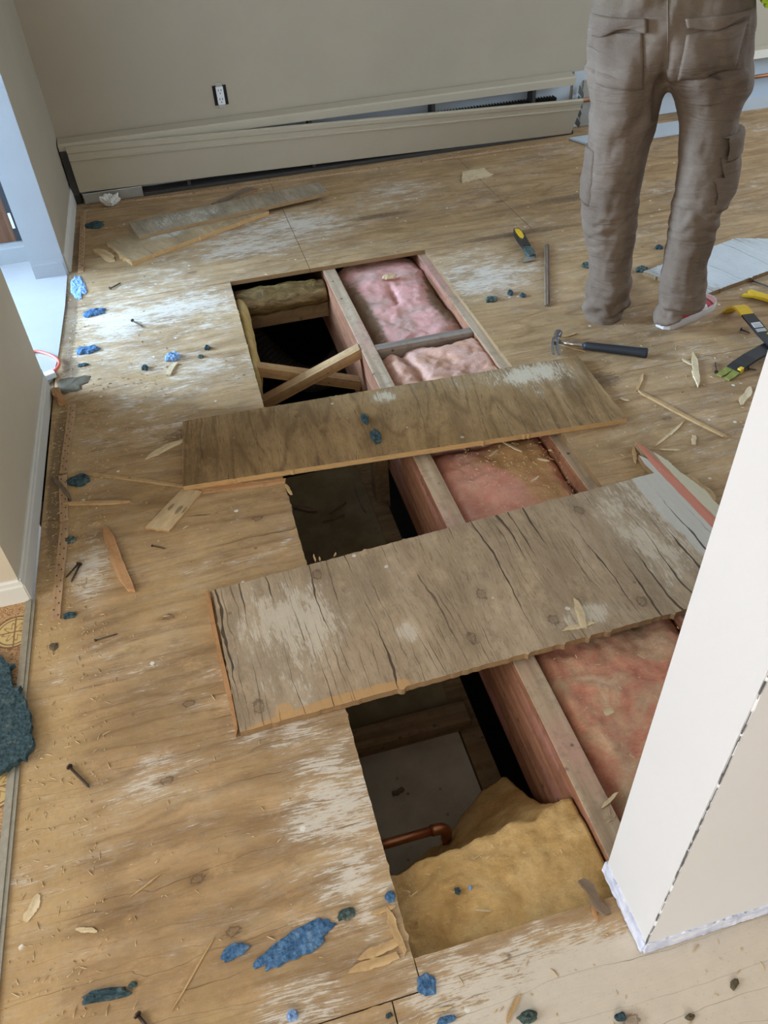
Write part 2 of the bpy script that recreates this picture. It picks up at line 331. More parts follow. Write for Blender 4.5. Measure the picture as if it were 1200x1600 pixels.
def wall_paint(name, col, dirt=0.3, low=None):
    m = M(name, 0.6, 0, 0.3)
    n = m.noise(None, 1.6, 5, 0.6); f = m.noise(None, 260, 3, 0.6)
    c = m.mix(m.step(n, 0.35, 0.7), tuple(x * (1 - dirt * 0.25) for x in col), col)
    s = m.vor(None, 4.5); c = m.mix(m.math('MULTIPLY', m.step(s, 0.06, 0.02, 0, 0.35), m.step(m.noise(None, 3, 2), 0.55, 0.6)), c, tuple(x * 0.45 for x in col))
    m.bump(f, 0.12, 0.0012); return m.done(c)
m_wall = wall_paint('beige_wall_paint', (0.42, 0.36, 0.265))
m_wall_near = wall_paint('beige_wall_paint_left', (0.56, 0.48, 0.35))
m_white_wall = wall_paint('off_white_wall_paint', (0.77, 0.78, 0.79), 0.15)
m_ceiling = wall_paint('ceiling_paint', (0.8, 0.79, 0.76), 0.1)
m_trim = wall_paint('white_trim_paint', (0.66, 0.63, 0.55), 0.5)
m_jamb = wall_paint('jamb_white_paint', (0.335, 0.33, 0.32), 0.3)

def paper_mat():
    m = M('torn_drywall_paper', 0.8)
    n = m.noise(m.map((20, 20, 60)), 1, 6, 0.7)
    c = m.ramp(n, [(0.3, (0.42, 0.46, 0.62)), (0.5, (0.66, 0.71, 0.86)), (0.62, (0.8, 0.83, 0.92))])
    s = m.noise(m.map((60, 60, 18)), 1, 5, 0.7); c = m.mix(m.step(s, 0.64, 0.7, 0, 0.8), c, (0.13, 0.13, 0.2))
    m.bump(n, 0.5, 0.003); return m.done(c)
m_paper = paper_mat()
m_bead = plain('dark_cracked_seam', (0.13, 0.13, 0.135), 0.7, 0.0, 0.5, 60)

def foam_mat(name, a, b, dusty=0.5):
    m = M(name, 0.95, 0, 0.1)
    n = m.noise(None, 70, 6, 0.75); v = m.vor(None, 110)
    c = m.ramp(n, [(0.32, tuple(x * 0.35 for x in a)), (0.5, a), (0.68, b)])
    d = m.noise(None, 60, 8, 0.8); c = m.mix(m.step(d, 0.68 - dusty * 0.2, 0.82 - dusty * 0.2, 0, 0.7), c, (0.42, 0.31, 0.12))
    m.bump(m.math('ADD', n, v), 0.9, 0.004); return m.done(c)
m_foam = foam_mat('blue_underlay_foam', (0.07, 0.155, 0.285), (0.15, 0.265, 0.41), 0.5)
m_foam_pale = foam_mat('pale_blue_underlay', (0.22, 0.36, 0.62), (0.4, 0.55, 0.8), 0.2)
m_foam_dark = foam_mat('dusty_teal_underlay', (0.045, 0.078, 0.088), (0.085, 0.125, 0.135), 0.55)
m_foam_green = foam_mat('green_grey_underlay', (0.07, 0.10, 0.09), (0.15, 0.2, 0.19), 0.75)

def batt_mat(name, cols, dust=None, dcol=(0.42, 0.26, 0.12), dt=0.62, bscale=45):
    m = M(name, 1.0, 0, 0.05)
    n = m.noise(None, 9, 9, 0.68, 0.6); f = m.noise(m.map((120, 120, 120)), 1, 5, 0.8); fib = m.noise(m.map((40, 160, 90), rot=(0, 0, 0.6)), 1, 5, 0.75)
    c = m.ramp(n, [(0.3, cols[0]), (0.45, cols[1]), (0.58, cols[2]), (0.72, cols[3])])
    fb2 = m.noise(m.map((26, 26, 26)), 1, 8, 0.75); c = m.mix(m.step(fb2, 0.5, 0.3, 0, 0.55), c, tuple(x * 0.72 for x in cols[1])); c = m.mix(m.step(fib, 0.5, 0.75, 0, 0.45), c, tuple(min(1, x * 1.35) for x in cols[2])); c = m.mix(m.step(f, 0.48, 0.25, 0, 0.5), c, tuple(x * 0.6 for x in cols[1]))
    dn = m.noise(None, 5, 8, 0.75)
    if dust: dn = m.math('ADD', dn, m.sum([m.blob(*b) for b in dust]))
    c = m.mix(m.step(dn, dt - 0.06, dt + 0.16, 0, 0.9), c, m.mix(m.noise(None, 150, 3, 0.8), tuple(x * 0.55 for x in dcol), tuple(min(1, x * 1.5) for x in dcol)))
    m.bump(m.sum([n, f, m.noise(None, bscale, 6, 0.75)]), 0.55, 0.004); return m.done(c)
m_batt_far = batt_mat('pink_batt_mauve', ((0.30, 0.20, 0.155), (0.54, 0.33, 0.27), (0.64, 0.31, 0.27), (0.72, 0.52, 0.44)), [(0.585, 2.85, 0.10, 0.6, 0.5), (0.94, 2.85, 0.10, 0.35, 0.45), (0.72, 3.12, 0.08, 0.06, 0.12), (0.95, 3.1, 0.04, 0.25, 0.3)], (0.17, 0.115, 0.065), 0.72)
m_batt_mid = batt_mat('pink_batt_orange', ((0.42, 0.22, 0.12), (0.54, 0.30, 0.20), (0.62, 0.38, 0.30), (0.68, 0.48, 0.40)), [(0.62, 2.36, 0.07, 0.2, 0.2)], (0.4, 0.22, 0.1), 0.74)
m_batt_dusty = batt_mat('salmon_batt_sawdust', ((0.52, 0.2, 0.13), (0.6, 0.27, 0.19), (0.62, 0.32, 0.23), (0.66, 0.4, 0.3)), [(0.86, 1.72, 0.14, 0.32, 0.3), (0.8, 1.85, 0.2, 0.12, 0.2)], (0.46, 0.27, 0.11), 0.66)
m_batt_near = batt_mat('red_batt_sawdust', ((0.40, 0.135, 0.085), (0.58, 0.25, 0.16), (0.58, 0.36, 0.22), (0.70, 0.51, 0.36)), [(0.9, 0.98, 0.12, 0.18, 0.2), (0.62, 0.62, 0.08, 0.16, 0.24), (0.72, 1.09, 0.28, 0.05, 0.2), (0.6, 0.9, 0.03, 0.3, 0.12)], (0.34, 0.25, 0.14), 0.66)
m_batt_yellow = batt_mat('yellow_batt', ((0.37, 0.215, 0.078), (0.50, 0.31, 0.118), (0.585, 0.385, 0.165), (0.65, 0.465, 0.24)), None, (0.52, 0.38, 0.17), 0.66, 70)
m_batt_edge = batt_mat('yellow_batt_edge', ((0.36, 0.24, 0.08), (0.48, 0.33, 0.12), (0.54, 0.39, 0.17), (0.58, 0.44, 0.22)), None, (0.5, 0.38, 0.18), 0.8)

def lino_mat():
    m = M('ornate_vinyl_pattern', 0.45, 0, 0.4)
    P = 0.22; cx_, cy_ = -0.652, 1.487
    v = m.map((1 / P, 1 / P, 0), (-cx_ / P + 0.5, -cy_ / P + 0.5, 0))
    fr_ = m.n('ShaderNodeVectorMath', operation='FRACTION'); m.set(fr_.inputs[0], v)
    q = m.n('ShaderNodeVectorMath', operation='SUBTRACT'); m.set(q.inputs[0], fr_.outputs[0]); q.inputs[1].default_value = (0.5, 0.5, 0)
    ln = m.n('ShaderNodeVectorMath', operation='LENGTH'); m.set(ln.inputs[0], q.outputs[0]); r = ln.outputs['Value']
    sx = m.n('ShaderNodeSeparateXYZ'); m.set(sx.inputs[0], q.outputs[0]); X, Y = sx.outputs[0], sx.outputs[1]
    ang = m.math('ARCTAN2', Y, X)
    pet = m.math('MULTIPLY', m.math('SINE', m.math('MULTIPLY', ang, 8.0)), 0.035)
    scroll = m.noise(m.map((60, 60, 60)), 1, 3, 0.5, 2.2); ln2 = m.math('ABSOLUTE', m.math('SUBTRACT', scroll, 0.5))
    c = m.mix(m.step(ln2, 0.055, 0.02), (0.46, 0.28, 0.12), (0.2, 0.075, 0.035))
    c = m.mix(m.step(r, 0.235, 0.225), c, (0.52, 0.37, 0.15))
    for rad, w in ((0.232, 0.012), (0.19, 0.008)):
        c = m.mix(m.step(m.math('ABSOLUTE', m.math('SUBTRACT', r, rad)), w * 1.3, w * 0.5), c, (0.15, 0.07, 0.03))
    pr = m.math('ABSOLUTE', m.math('SUBTRACT', r, m.math('ADD', 0.1, pet)))
    c = m.mix(m.step(pr, 0.02, 0.008, 0, 0.8), c, (0.24, 0.11, 0.04))
    cr = m.math('MINIMUM', m.math('ABSOLUTE', X), m.math('ABSOLUTE', Y)); c = m.mix(m.math('MULTIPLY', m.step(cr, 0.012, 0.005), m.step(r, 0.24, 0.22)), c, (0.2, 0.1, 0.04))
    c = m.mix(m.step(m.noise(None, 14, 6, 0.7), 0.55, 0.75, 0, 0.5), c, (0.4, 0.29, 0.15))
    m.bump(ln2, 0.2, 0.001); return m.done(c)
m_lino = lino_mat()
m_hall_floor = plain('white_hall_vinyl', (0.40, 0.395, 0.39), 0.35, 0, 0.08, 9, 0.5)
m_strip = plain('worn_metal_strip', (0.36, 0.33, 0.26), 0.4, 0.6, 0.3, 60)
m_void_shade = plain('void_shade', (0.02, 0.017, 0.014), 0.95)  # near-black colour stands in for the deep shade under the floor
def gyp(name, a, b):
    m = M(name, 0.9)
    n = m.noise(None, 6, 8, 0.7); sp = m.vor(None, 24)
    c = m.mix(m.step(n, 0.35, 0.7), a, b)
    c = m.mix(m.math('MULTIPLY', m.step(sp, 0.16, 0.08, 0, 0.7), m.step(m.noise(None, 9, 2), 0.5, 0.56)), c, (0.16, 0.1, 0.06))
    m.bump(n, 0.3, 0.003); return m.done(c)
m_gyp = gyp('grey_drywall_back', (0.38, 0.345, 0.27), (0.5, 0.46, 0.37)); m_gyp_brown = gyp('dark_brown_drywall', (0.15, 0.115, 0.06), (0.22, 0.175, 0.10))  # the second is browner and darker, for the middle and far void
m_cream = plain('cream_enamel', (0.46, 0.40, 0.29), 0.38, 0, 0.05, 6, 0.45)
m_blue_enamel = plain('pale_grey_enamel', (0.50, 0.55, 0.58), 0.4, 0, 0.08, 6, 0.45)
m_dark_metal = plain('dark_heater_steel', (0.055, 0.05, 0.045), 0.6, 0.3, 0.3, 20)
m_alu = plain('aluminium_fin', (0.45, 0.46, 0.46), 0.4, 0.8, 0.15, 40)
m_copper = plain('copper_pipe', (0.45, 0.2, 0.1), 0.35, 0.85, 0.35, 30)
m_nail = plain('rusty_nail', (0.085, 0.06, 0.045), 0.55, 0.6, 0.4, 200)
m_steel = plain('hammer_steel', (0.30, 0.29, 0.30), 0.28, 0.9, 0.25, 60)
m_chrome = plain('chrome_shaft', (0.62, 0.6, 0.58), 0.18, 1.0, 0.05, 30)
m_rubber = plain('black_rubber', (0.022, 0.024, 0.028), 0.55, 0, 0.2, 80)
m_yellow = plain('yellow_enamel', (0.72, 0.46, 0.015), 0.32, 0, 0.12, 30, 0.5)
m_yellow_worn = plain('worn_olive_enamel', (0.24, 0.25, 0.06), 0.5, 0.2, 0.4, 70)
m_black = plain('black_enamel', (0.018, 0.018, 0.02), 0.35, 0, 0.2, 50, 0.5)
m_white_pl = plain('white_plastic', (0.72, 0.73, 0.72), 0.35, 0, 0.04, 30, 0.5)
m_galv = plain('galvanised_tab', (0.42, 0.42, 0.38), 0.4, 0.7, 0.2, 60)
m_hole = plain('outlet_hole_shade', (0.012, 0.011, 0.01), 0.8)
m_cloth_white = plain('crumpled_white_paper', (0.68, 0.66, 0.6), 0.9, 0, 0.1, 40)
m_cord = plain('orange_red_cord', (0.75, 0.14, 0.09), 0.45, 0, 0.1, 40, 0.5)
m_brown_door = wood('brown_wood_door', ((0.07, 0.028, 0.012), (0.13, 0.055, 0.025), (0.18, 0.085, 0.04)), 'Z', None, 0, 0.4)
m_kraft = M('shiny_kraft_wrap', 0.28, 0.15, 0.6)
_n = m_kraft.noise(m_kraft.map((18, 40, 40)), 1, 5, 0.6, 1.0); m_kraft.bump(_n, 0.8, 0.012)
m_kraft = m_kraft.done(m_kraft.ramp(_n, [(0.35, (0.10, 0.06, 0.018)), (0.6, (0.22, 0.15, 0.055)), (0.75, (0.4, 0.33, 0.19))]))
m_duct = plain('dark_flexible_duct', (0.07, 0.06, 0.05), 0.7, 0, 0.3, 20)
def barcode():
    m = M('white_price_sticker', 0.5)
    w = m.noise(m.map((420, 0.001, 0.001)), 1, 2, 0.9)
    return m.done(m.mix(m.step(w, 0.5, 0.53), (0.7, 0.71, 0.72), (0.09, 0.09, 0.1)))
m_barcode = barcode()
m_dust_chip = plain('sawdust_shavings', (0.55, 0.40, 0.22), 0.9, 0, 0.35, 8)
m_dirt = plain('grey_brown_dirt', (0.105, 0.083, 0.05), 0.95, 0, 0.45, 40)

# ------------------------------------------------------------------ the setting: floor
floor = empty('floor', kind='structure')
TH = 0.018
HX0, HX1, HY0, HY1 = 0.102, 0.985, 0.487, 3.289     # the opening cut in the floor
def sheet(x0, y0, x1, y1, amps=(0, 0, 0, 0), seed=0.0, label=None):
    g = 0.0012
    pts = jag([(x0 + g, y0 + g), (x1 - g, y0 + g), (x1 - g, y1 - g), (x0 + g, y1 - g)], amps, 0.01, seed, 0.05)
    o = slab('plywood_sheet', pts, -TH, 0, [m_floor, m_edge], floor); o['kind'] = 'structure'
    if label: o['label'] = label
    return o
sheet(-0.612, 0.435, HX0, HY1, (0, 0.0015, 0, 0), 1, 'plywood floor along the left side of the opening')
sheet(-0.60, HY1, 0.455, 4.72, (0, 0, 0, 0), 2)
sheet(0.455, HY1, 1.52, 4.72, (0, 0, 0, 0), 3)
sheet(HX1, 2.07, 2.74, HY1, (0, 0, 0, 0.0015), 4)
sheet(1.52, HY1, 3.96, 4.72, (0, 0, 0, 0), 5)
sheet(HX1, 0.487, 2.74, 2.07, (0, 0, 0, 0.001), 6)
sheet(2.74, 0.487, 5.1, HY1, (0, 0, 0, 0), 7); sheet(3.96, HY1, 5.1, 4.72, (0, 0, 0, 0), 8)
sheet(-0.612, -1.2, 0.048, 0.435, (0, 0, 0.0008, 0), 9)
o = slab('plywood_sheet', [(0.0492, -1.1988), (HX0 + 0.0012, -1.1988), (HX0 + 0.0012, 0.4338), (0.0492, 0.4338)], -TH, 0, [m_floor, m_edge], floor); o['kind'] = 'structure'
pts_ = jag([(HX0 + 0.0012, -1.1988), (2.4888, -1.1988), (2.4888, HY0), (HX0 + 0.0012, HY0)], (0, 0, 0.001, 0), 0.01, 10)
o = slab('plywood_sheet', pts_, -TH, 0, [m_floor, m_edge], floor); o['kind'] = 'structure'; o['label'] = 'white-smeared plywood floor at the near end of the opening'
sheet(2.49, -1.2, 5.1, HY0, (0, 0, 0, 0), 11); sheet(-0.612, -3.1, 2.49, -1.2, (0, 0, 0, 0), 12); sheet(2.49, -3.1, 5.1, -1.2, (0, 0, 0, 0), 13)
# ornate vinyl tiles left of the metal strip, the hall's white vinyl
P = 0.22
for i in range(12):
    for j in range(3):
        x1 = -0.628 if j == 0 else -0.542 - j * P; x0 = -0.542 - (j + 1) * P
        y0 = 1.597 - (i + 1) * P
        t = box('vinyl_tile', (x0 + 0.0006, y0 + 0.0006, -0.012), (x1 - 0.0006, y0 + P - 0.0006, 0.002), m_lino, floor); t['kind'] = 'structure'
t = box('vinyl_tile', (-3.6, -3.1, -0.013), (-1.203, 1.60, 0.002), m_lino, floor); t['kind'] = 'structure'
t = box('vinyl_tile', (-1.203, -3.1, -0.013), (-0.612, -1.05, 0.002), m_lino, floor); t['kind'] = 'structure'
bm = bmesh.new()
hp = [(-4.45, 2.50), (-0.745, 2.50), (-0.62, 2.72), (-0.606, 2.86), (-0.596, 3.3), (-0.598, 3.635), (-0.72, 3.635), (-0.72, 3.86), (-1.75, 3.86), (-1.75, 5.45), (-4.45, 5.45)]
o = slab('hall_vinyl_sheet', hp, -0.004, 0.006, m_hall_floor, floor); o['kind'] = 'structure'; o['label'] = 'white vinyl floor of the hall behind the doorway'
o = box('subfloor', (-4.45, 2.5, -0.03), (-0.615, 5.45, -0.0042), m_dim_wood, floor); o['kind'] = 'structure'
o = box('ground', (-3.7, -3.2, -1.35), (5.2, 4.9, -1.25), m_void_shade, floor); o['kind'] = 'structure'; o['label'] = 'ground far below the joists, coloured near black for the deep shade'
bm = bmesh.new(); add_box(bm, (-0.632, -1.05, -0.001), (-0.607, 1.585, 0.005)); add_box(bm, (-0.624, -1.05, 0.005), (-0.615, 1.585, 0.008))
o = mesh('trim_1', bm, m_strip); o['kind'] = 'structure'

# joists: one piece with a worn top and a red-stained side
def joist(x0, x1, y0, y1, z0, z1, label=None):
    bm = bmesh.new(); v = add_box(bm, (x0, y0, z0), (x1, y1, z1))
    bmesh.ops.bevel(bm, geom=[e for e in bm.edges if abs(e.verts[0].co.z - z1) < 1e-4 and abs(e.verts[1].co.z - z1) < 1e-4], offset=0.003, segments=2, affect='EDGES', profile=0.5)
    for f in bm.faces: f.normal_update(); f.material_index = 1 if f.normal.z > 0.5 else 0
    o = mesh('floor_joist', bm, [m_joist, m_joist_top], floor); o['kind'] = 'structure'
    if label: o['label'] = label
    return o
joist(0.511, 0.568, -1.0, 3.9, -0.33, -TH - 0.001, 'pink-stained wooden joist running down the middle of the opening')
joist(0.952, 1.004, -1.0, 3.9, -0.33, -TH - 0.001, 'joist under the right edge of the opening')
joist(0.03, 0.085, -1.0, 3.9, -0.33, -TH - 0.001)
joist(1.40, 1.455, -1.0, 3.9, -0.33, -TH - 0.001); joist(-0.41, -0.355, -1.0, 3.9, -0.33, -TH - 0.001)
o = box('blocking', (0.568, 2.545, -0.17), (0.952, 2.585, -0.019), m_block, floor, 0.003); o['kind'] = 'structure'; o['label'] = 'grey wooden block nailed across the pink insulation bay'
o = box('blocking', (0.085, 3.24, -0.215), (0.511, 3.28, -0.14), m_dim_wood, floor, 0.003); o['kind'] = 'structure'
for a, b, y, lb in (((0.035, -0.215), (0.515, -0.035), 2.59, 'upper tan cross brace of the two under the floor'), ((0.06, -0.045), (0.513, -0.215), 2.645, 'lower tan cross brace of the two under the floor')):
    d = Vector((b[0] - a[0], 0, b[1] - a[1])); L = d.length
    o = box('cross_brace', (-L / 2, -0.024, -0.02), (L / 2, 0.024, 0.02), m_brace, floor, 0.002)
    o.location = ((a[0] + b[0]) / 2, y, (a[1] + b[1]) / 2); o.rotation_euler = (0, -math.atan2(d.z, d.x), 0); o['kind'] = 'structure'; o['label'] = lb
# what lies below the joists on the left side
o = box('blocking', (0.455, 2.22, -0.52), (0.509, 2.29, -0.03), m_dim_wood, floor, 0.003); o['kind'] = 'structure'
def panel(name, lo, hi, mat, label, cat):
    bm = bmesh.new(); add_box(bm, lo, hi); bmesh.ops.bevel(bm, geom=bm.edges[:], offset=0.002, segments=1, affect='EDGES')
    return tag(mesh(name, bm, mat), label, cat)
lower = empty('lower_ceiling', (0.2, 1.5, -0.5), 0, 'grey drywall ceiling of the storey below, seen deep between the joists', 'lower ceiling', kind='structure')
def low(name, lo, hi, mat):
    b = (0.2, 1.5, -0.5)
    o = box(name, tuple(a - c for a, c in zip(lo, b)), tuple(a - c for a, c in zip(hi, b)), mat, lower, 0.002); o['kind'] = 'structure'; return o
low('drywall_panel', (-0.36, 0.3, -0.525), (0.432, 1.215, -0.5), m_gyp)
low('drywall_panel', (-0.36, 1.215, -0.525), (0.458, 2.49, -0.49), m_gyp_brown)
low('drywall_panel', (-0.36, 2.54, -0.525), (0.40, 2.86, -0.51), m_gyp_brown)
low('furring_strip', (-0.36, 1.19, -0.5), (0.47, 1.26, -0.455), m_dim_wood)
low('furring_strip', (-0.36, 1.42, -0.49), (0.40, 1.48, -0.42), m_dim_wood)
low('furring_strip', (0.434, 0.3, -0.53), (0.494, 2.5, -0.485), m_dim_wood)

# ------------------------------------------------------------------ the setting: walls and ceiling
CZ = 2.5
def wall(name, lo, hi, mat): 
    o = box(name, lo, hi, mat); o['kind'] = 'structure'; return o
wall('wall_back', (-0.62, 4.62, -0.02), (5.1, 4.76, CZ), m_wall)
wall('wall_back.001', (-4.5, 4.75, -1.25), (5.1, 4.9, -0.02), m_void_shade)
wall('wall_left.009', (-4.5, 2.5, -1.25), (-4.4, 4.75, -0.03), m_void_shade)
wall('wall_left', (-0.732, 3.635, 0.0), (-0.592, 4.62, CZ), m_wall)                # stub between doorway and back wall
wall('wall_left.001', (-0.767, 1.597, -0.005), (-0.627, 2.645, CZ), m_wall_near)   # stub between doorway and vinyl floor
wall('wall_left.002', (-0.74, 3.63, 2.1), (-0.592, 2.645, CZ), m_wall)             # over the doorway
wall('wall_left.003', (-4.5, 2.36, -1.25), (-0.767, 2.5, CZ), m_white_wall)        # hall's near side
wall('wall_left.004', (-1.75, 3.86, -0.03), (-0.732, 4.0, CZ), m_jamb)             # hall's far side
wall('wall_left.007', (-1.75, 4.0, -0.03), (-1.61, 5.4, CZ), m_white_wall)  # unseen hall bay, shaped so the window light reaches the doorway
wall('wall_left.008', (-4.5, 5.4, -0.03), (-1.61, 5.5, CZ), m_white_wall)
def framed(name, ax, c0, c1, a0, a1, wins, mat):
    """outer wall with window openings: ax 'x' runs along y at x=c0..c1, 'y' runs along x"""
    bm = bmesh.new()
    def bx(s0, s1, z0, z1):
        if s1 - s0 < 1e-4: return
        add_box(bm, (c0, s0, z0) if ax == 'x' else (s0, c0, z0), (c1, s1, z1) if ax == 'x' else (s1, c1, z1))
    cur = a0
    for (s0, s1, z0, z1) in wins:
        bx(cur, s0, -1.25, CZ); bx(s0, s1, -1.25, z0); bx(s0, s1, z1, CZ); cur = s1
    bx(cur, a1, -1.25, CZ)
    o = mesh(name, bm, mat); o['kind'] = 'structure'
framed('wall_left.005', 'x', -4.5, -4.4, 2.5, 5.4, [(3.75, 4.95, 0.8, 2.4)], m_white_wall)
framed('wall_left.006', 'x', -3.6, -3.5, -3.1, 2.36, [(-0.8, 1.2, 0.8, 2.4)], m_white_wall)
framed('wall_front', 'y', -3.1, -3.0, -3.6, 5.1, [(-2.2, 0.4, 0.85, 2.4)], m_white_wall)
framed('wall_right', 'x', 5.0, 5.1, -3.1, 4.62, [(1.7, 4.1, 0.65, 2.3)], m_white_wall)
o = box('ceiling', (-4.6, -3.1, CZ), (5.1, 5.55, CZ + 0.1), m_ceiling); o['kind'] = 'structure'
# window frames in the out-of-view openings
k = 0
for ax, c, s0, s1, z0, z1 in (('x', -4.45, 3.75, 4.95, 0.8, 2.4), ('x', -3.55, -0.8, 1.2, 0.8, 2.4), ('y', -3.05, -2.2, 0.4, 0.85, 2.4), ('x', 5.05, 1.7, 4.1, 0.65, 2.3)):
    bm = bmesh.new(); k += 1; t = 0.03
    def bb(a, b, q, r): add_box(bm, (c - t, a, q) if ax == 'x' else (a, c - t, q), (c + t, b, r) if ax == 'x' else (b, c + t, r))
    bb(s0, s0 + 0.05, z0, z1); bb(s1 - 0.05, s1, z0, z1); bb(s0, s1, z0, z0 + 0.05); bb(s0, s1, z1 - 0.05, z1); bb((s0 + s1) / 2 - 0.02, (s0 + s1) / 2 + 0.02, z0, z1)
    o = mesh('window_%d' % k, bm, m_trim); o['kind'] = 'structure'
# white partition at the right
bm = bmesh.new(); add_box(bm, (0.487, 0.389, 0.034), (5.0, 0.533, CZ))
bmesh.ops.bevel(bm, geom=[e for e in bm.edges if abs(e.verts[0].co.x - 0.487) < 1e-4 and abs(e.verts[1].co.x - 0.487) < 1e-4 and abs(e.verts[0].co.z - e.verts[1].co.z) > 1], offset=0.003, segments=3, affect='EDGES')
part = mesh('wall_right.001', bm, m_white_wall); part['kind'] = 'structure'; part['label'] = 'white partition end standing at the right of the opening'
def torn(name, a, b, z0, h, seed, off):
    """ragged strip of bare gypsum paper along the foot of the partition"""
    a = Vector(a); b = Vector(b); d = (b - a); L = d.length; d.normalize(); nrm = Vector((d.y, -d.x))
    bm = bmesh.new(); n = int(L / 0.006); lo = []; hi = []; li = []; hi2 = []
    for i in range(n + 1):
        p = a + d * (L * i / n); t = h + 0.005 * mn.noise(Vector((i * 0.35, seed, 0))) + 0.003 * mn.noise(Vector((i * 1.3, seed, 3)))
        q = z0 + 0.003 * mn.noise(Vector((i * 0.8, seed, 7)))
        w = off + 0.002 * mn.noise(Vector((i * 0.5, seed, 9)))
        lo.append(bm.verts.new((p.x + nrm.x * w, p.y + nrm.y * w, q))); hi.append(bm.verts.new((p.x + nrm.x * w * 0.5, p.y + nrm.y * w * 0.5, t)))
        li.append(bm.verts.new((p.x - nrm.x * 0.012, p.y - nrm.y * 0.012, q))); hi2.append(bm.verts.new((p.x - nrm.x * 0.012, p.y - nrm.y * 0.012, t)))
    for i in range(n):
        bm.faces.new((lo[i], lo[i + 1], hi[i + 1], hi[i])); bm.faces.new((hi[i], hi[i + 1], hi2[i + 1], hi2[i])); bm.faces.new((li[i], hi2[i], hi2[i + 1], li[i + 1])); bm.faces.new((lo[i], li[i], li[i + 1], lo[i + 1]))
    for r in (0, n): bm.faces.new((lo[r], hi[r], hi2[r], li[r]))
    o = mesh(name, bm, m_paper); o['kind'] = 'structure'; return o
torn('trim_2', (0.487, 0.535), (0.487, 0.389), 0.003, 0.037, 1.0, 0.005).parent = part
torn('trim_3', (0.487, 0.389), (1.6, 0.389), 0.003, 0.035, 5.0, 0.005).parent = part
# cracked corner bead, in broken dashes
bm = bmesh.new(); z = 0.03
while z < 1.1:
    l = random.uniform(0.008, 0.03); w = random.uniform(0.0005, 0.0015)
    add_bar(bm, (0.4874 + random.uniform(-.0008, .0008), 0.3894, z), (0.4874 + random.uniform(-.001, .001), 0.3894, z + l), w * 1.1, w * 1.1, (0.3, 1, 0)); z += l * random.uniform(0.5, 1.0) + random.choice((0, 0, 0, 0.01, 0.025))
o = mesh('corner_crack', bm, m_bead, part); o['kind'] = 'structure'
wall('subfloor_plate', (0.487, 0.389, 0.0), (5.0, 0.533, 0.034), m_dim_wood).name = 'trim_4'
# baseboards
def baseboard(name, a, b, h, t, side, mat):
    a = Vector(a); b = Vector(b); d = (b - a).normalized(); n = Vector((d.y, -d.x)) * side
    prof = [(0, 0), (t, 0), (t, h * 0.72), (t * 0.75, h * 0.8), (t * 0.7, h * 0.93), (t * 0.35, h), (0, h)]
    bm = bmesh.new(); loft(bm, [[Vector((p.x + n.x * u, p.y + n.y * u, v + 0.002)) for u, v in prof] for p in (a, b)])
    o = mesh(name, bm, mat); o['kind'] = 'structure'; return o
baseboard('baseboard_left', (-0.627, 1.588), (-0.627, 2.63), 0.075, 0.011, 1, m_trim)
baseboard('baseboard_left.001', (-0.62, 1.597), (-0.767, 1.597), 0.075, 0.011, -1, m_trim)
baseboard('baseboard_left.002', (-0.592, 3.66), (-0.592, 4.6), 0.085, 0.01, 1, m_trim)
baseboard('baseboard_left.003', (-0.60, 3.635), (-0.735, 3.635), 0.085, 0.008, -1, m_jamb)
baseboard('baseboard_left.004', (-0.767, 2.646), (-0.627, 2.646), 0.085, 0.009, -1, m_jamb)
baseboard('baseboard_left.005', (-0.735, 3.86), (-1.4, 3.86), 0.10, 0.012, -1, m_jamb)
o = box('lit_facing', (-0.7325, 3.630, 0.0), (-0.5925, 3.6355, 2.1), m_jamb); o.name = 'trim_5'; o['kind'] = 'structure'  # added pale facing, stands in for hall light on the wall's end
# brown door in the hall's far wall
dr = empty('door_1', (-1.0, 3.86, 0.0), kind='structure')
o = box('door_panel', (-0.75, -0.012, 0.107), (0.200, -0.001, 2.0), m_brown_door, dr); o['kind'] = 'structure'
o = box('door_edge', (0.200, -0.016, 0.107), (0.224, -0.001, 2.0), m_black, dr); o['kind'] = 'structure'
o = box('latch_plate', (0.204, -0.019, 0.165), (0.216, -0.016, 0.235), m_white_pl, dr, 0.001); o['kind'] = 'structure'

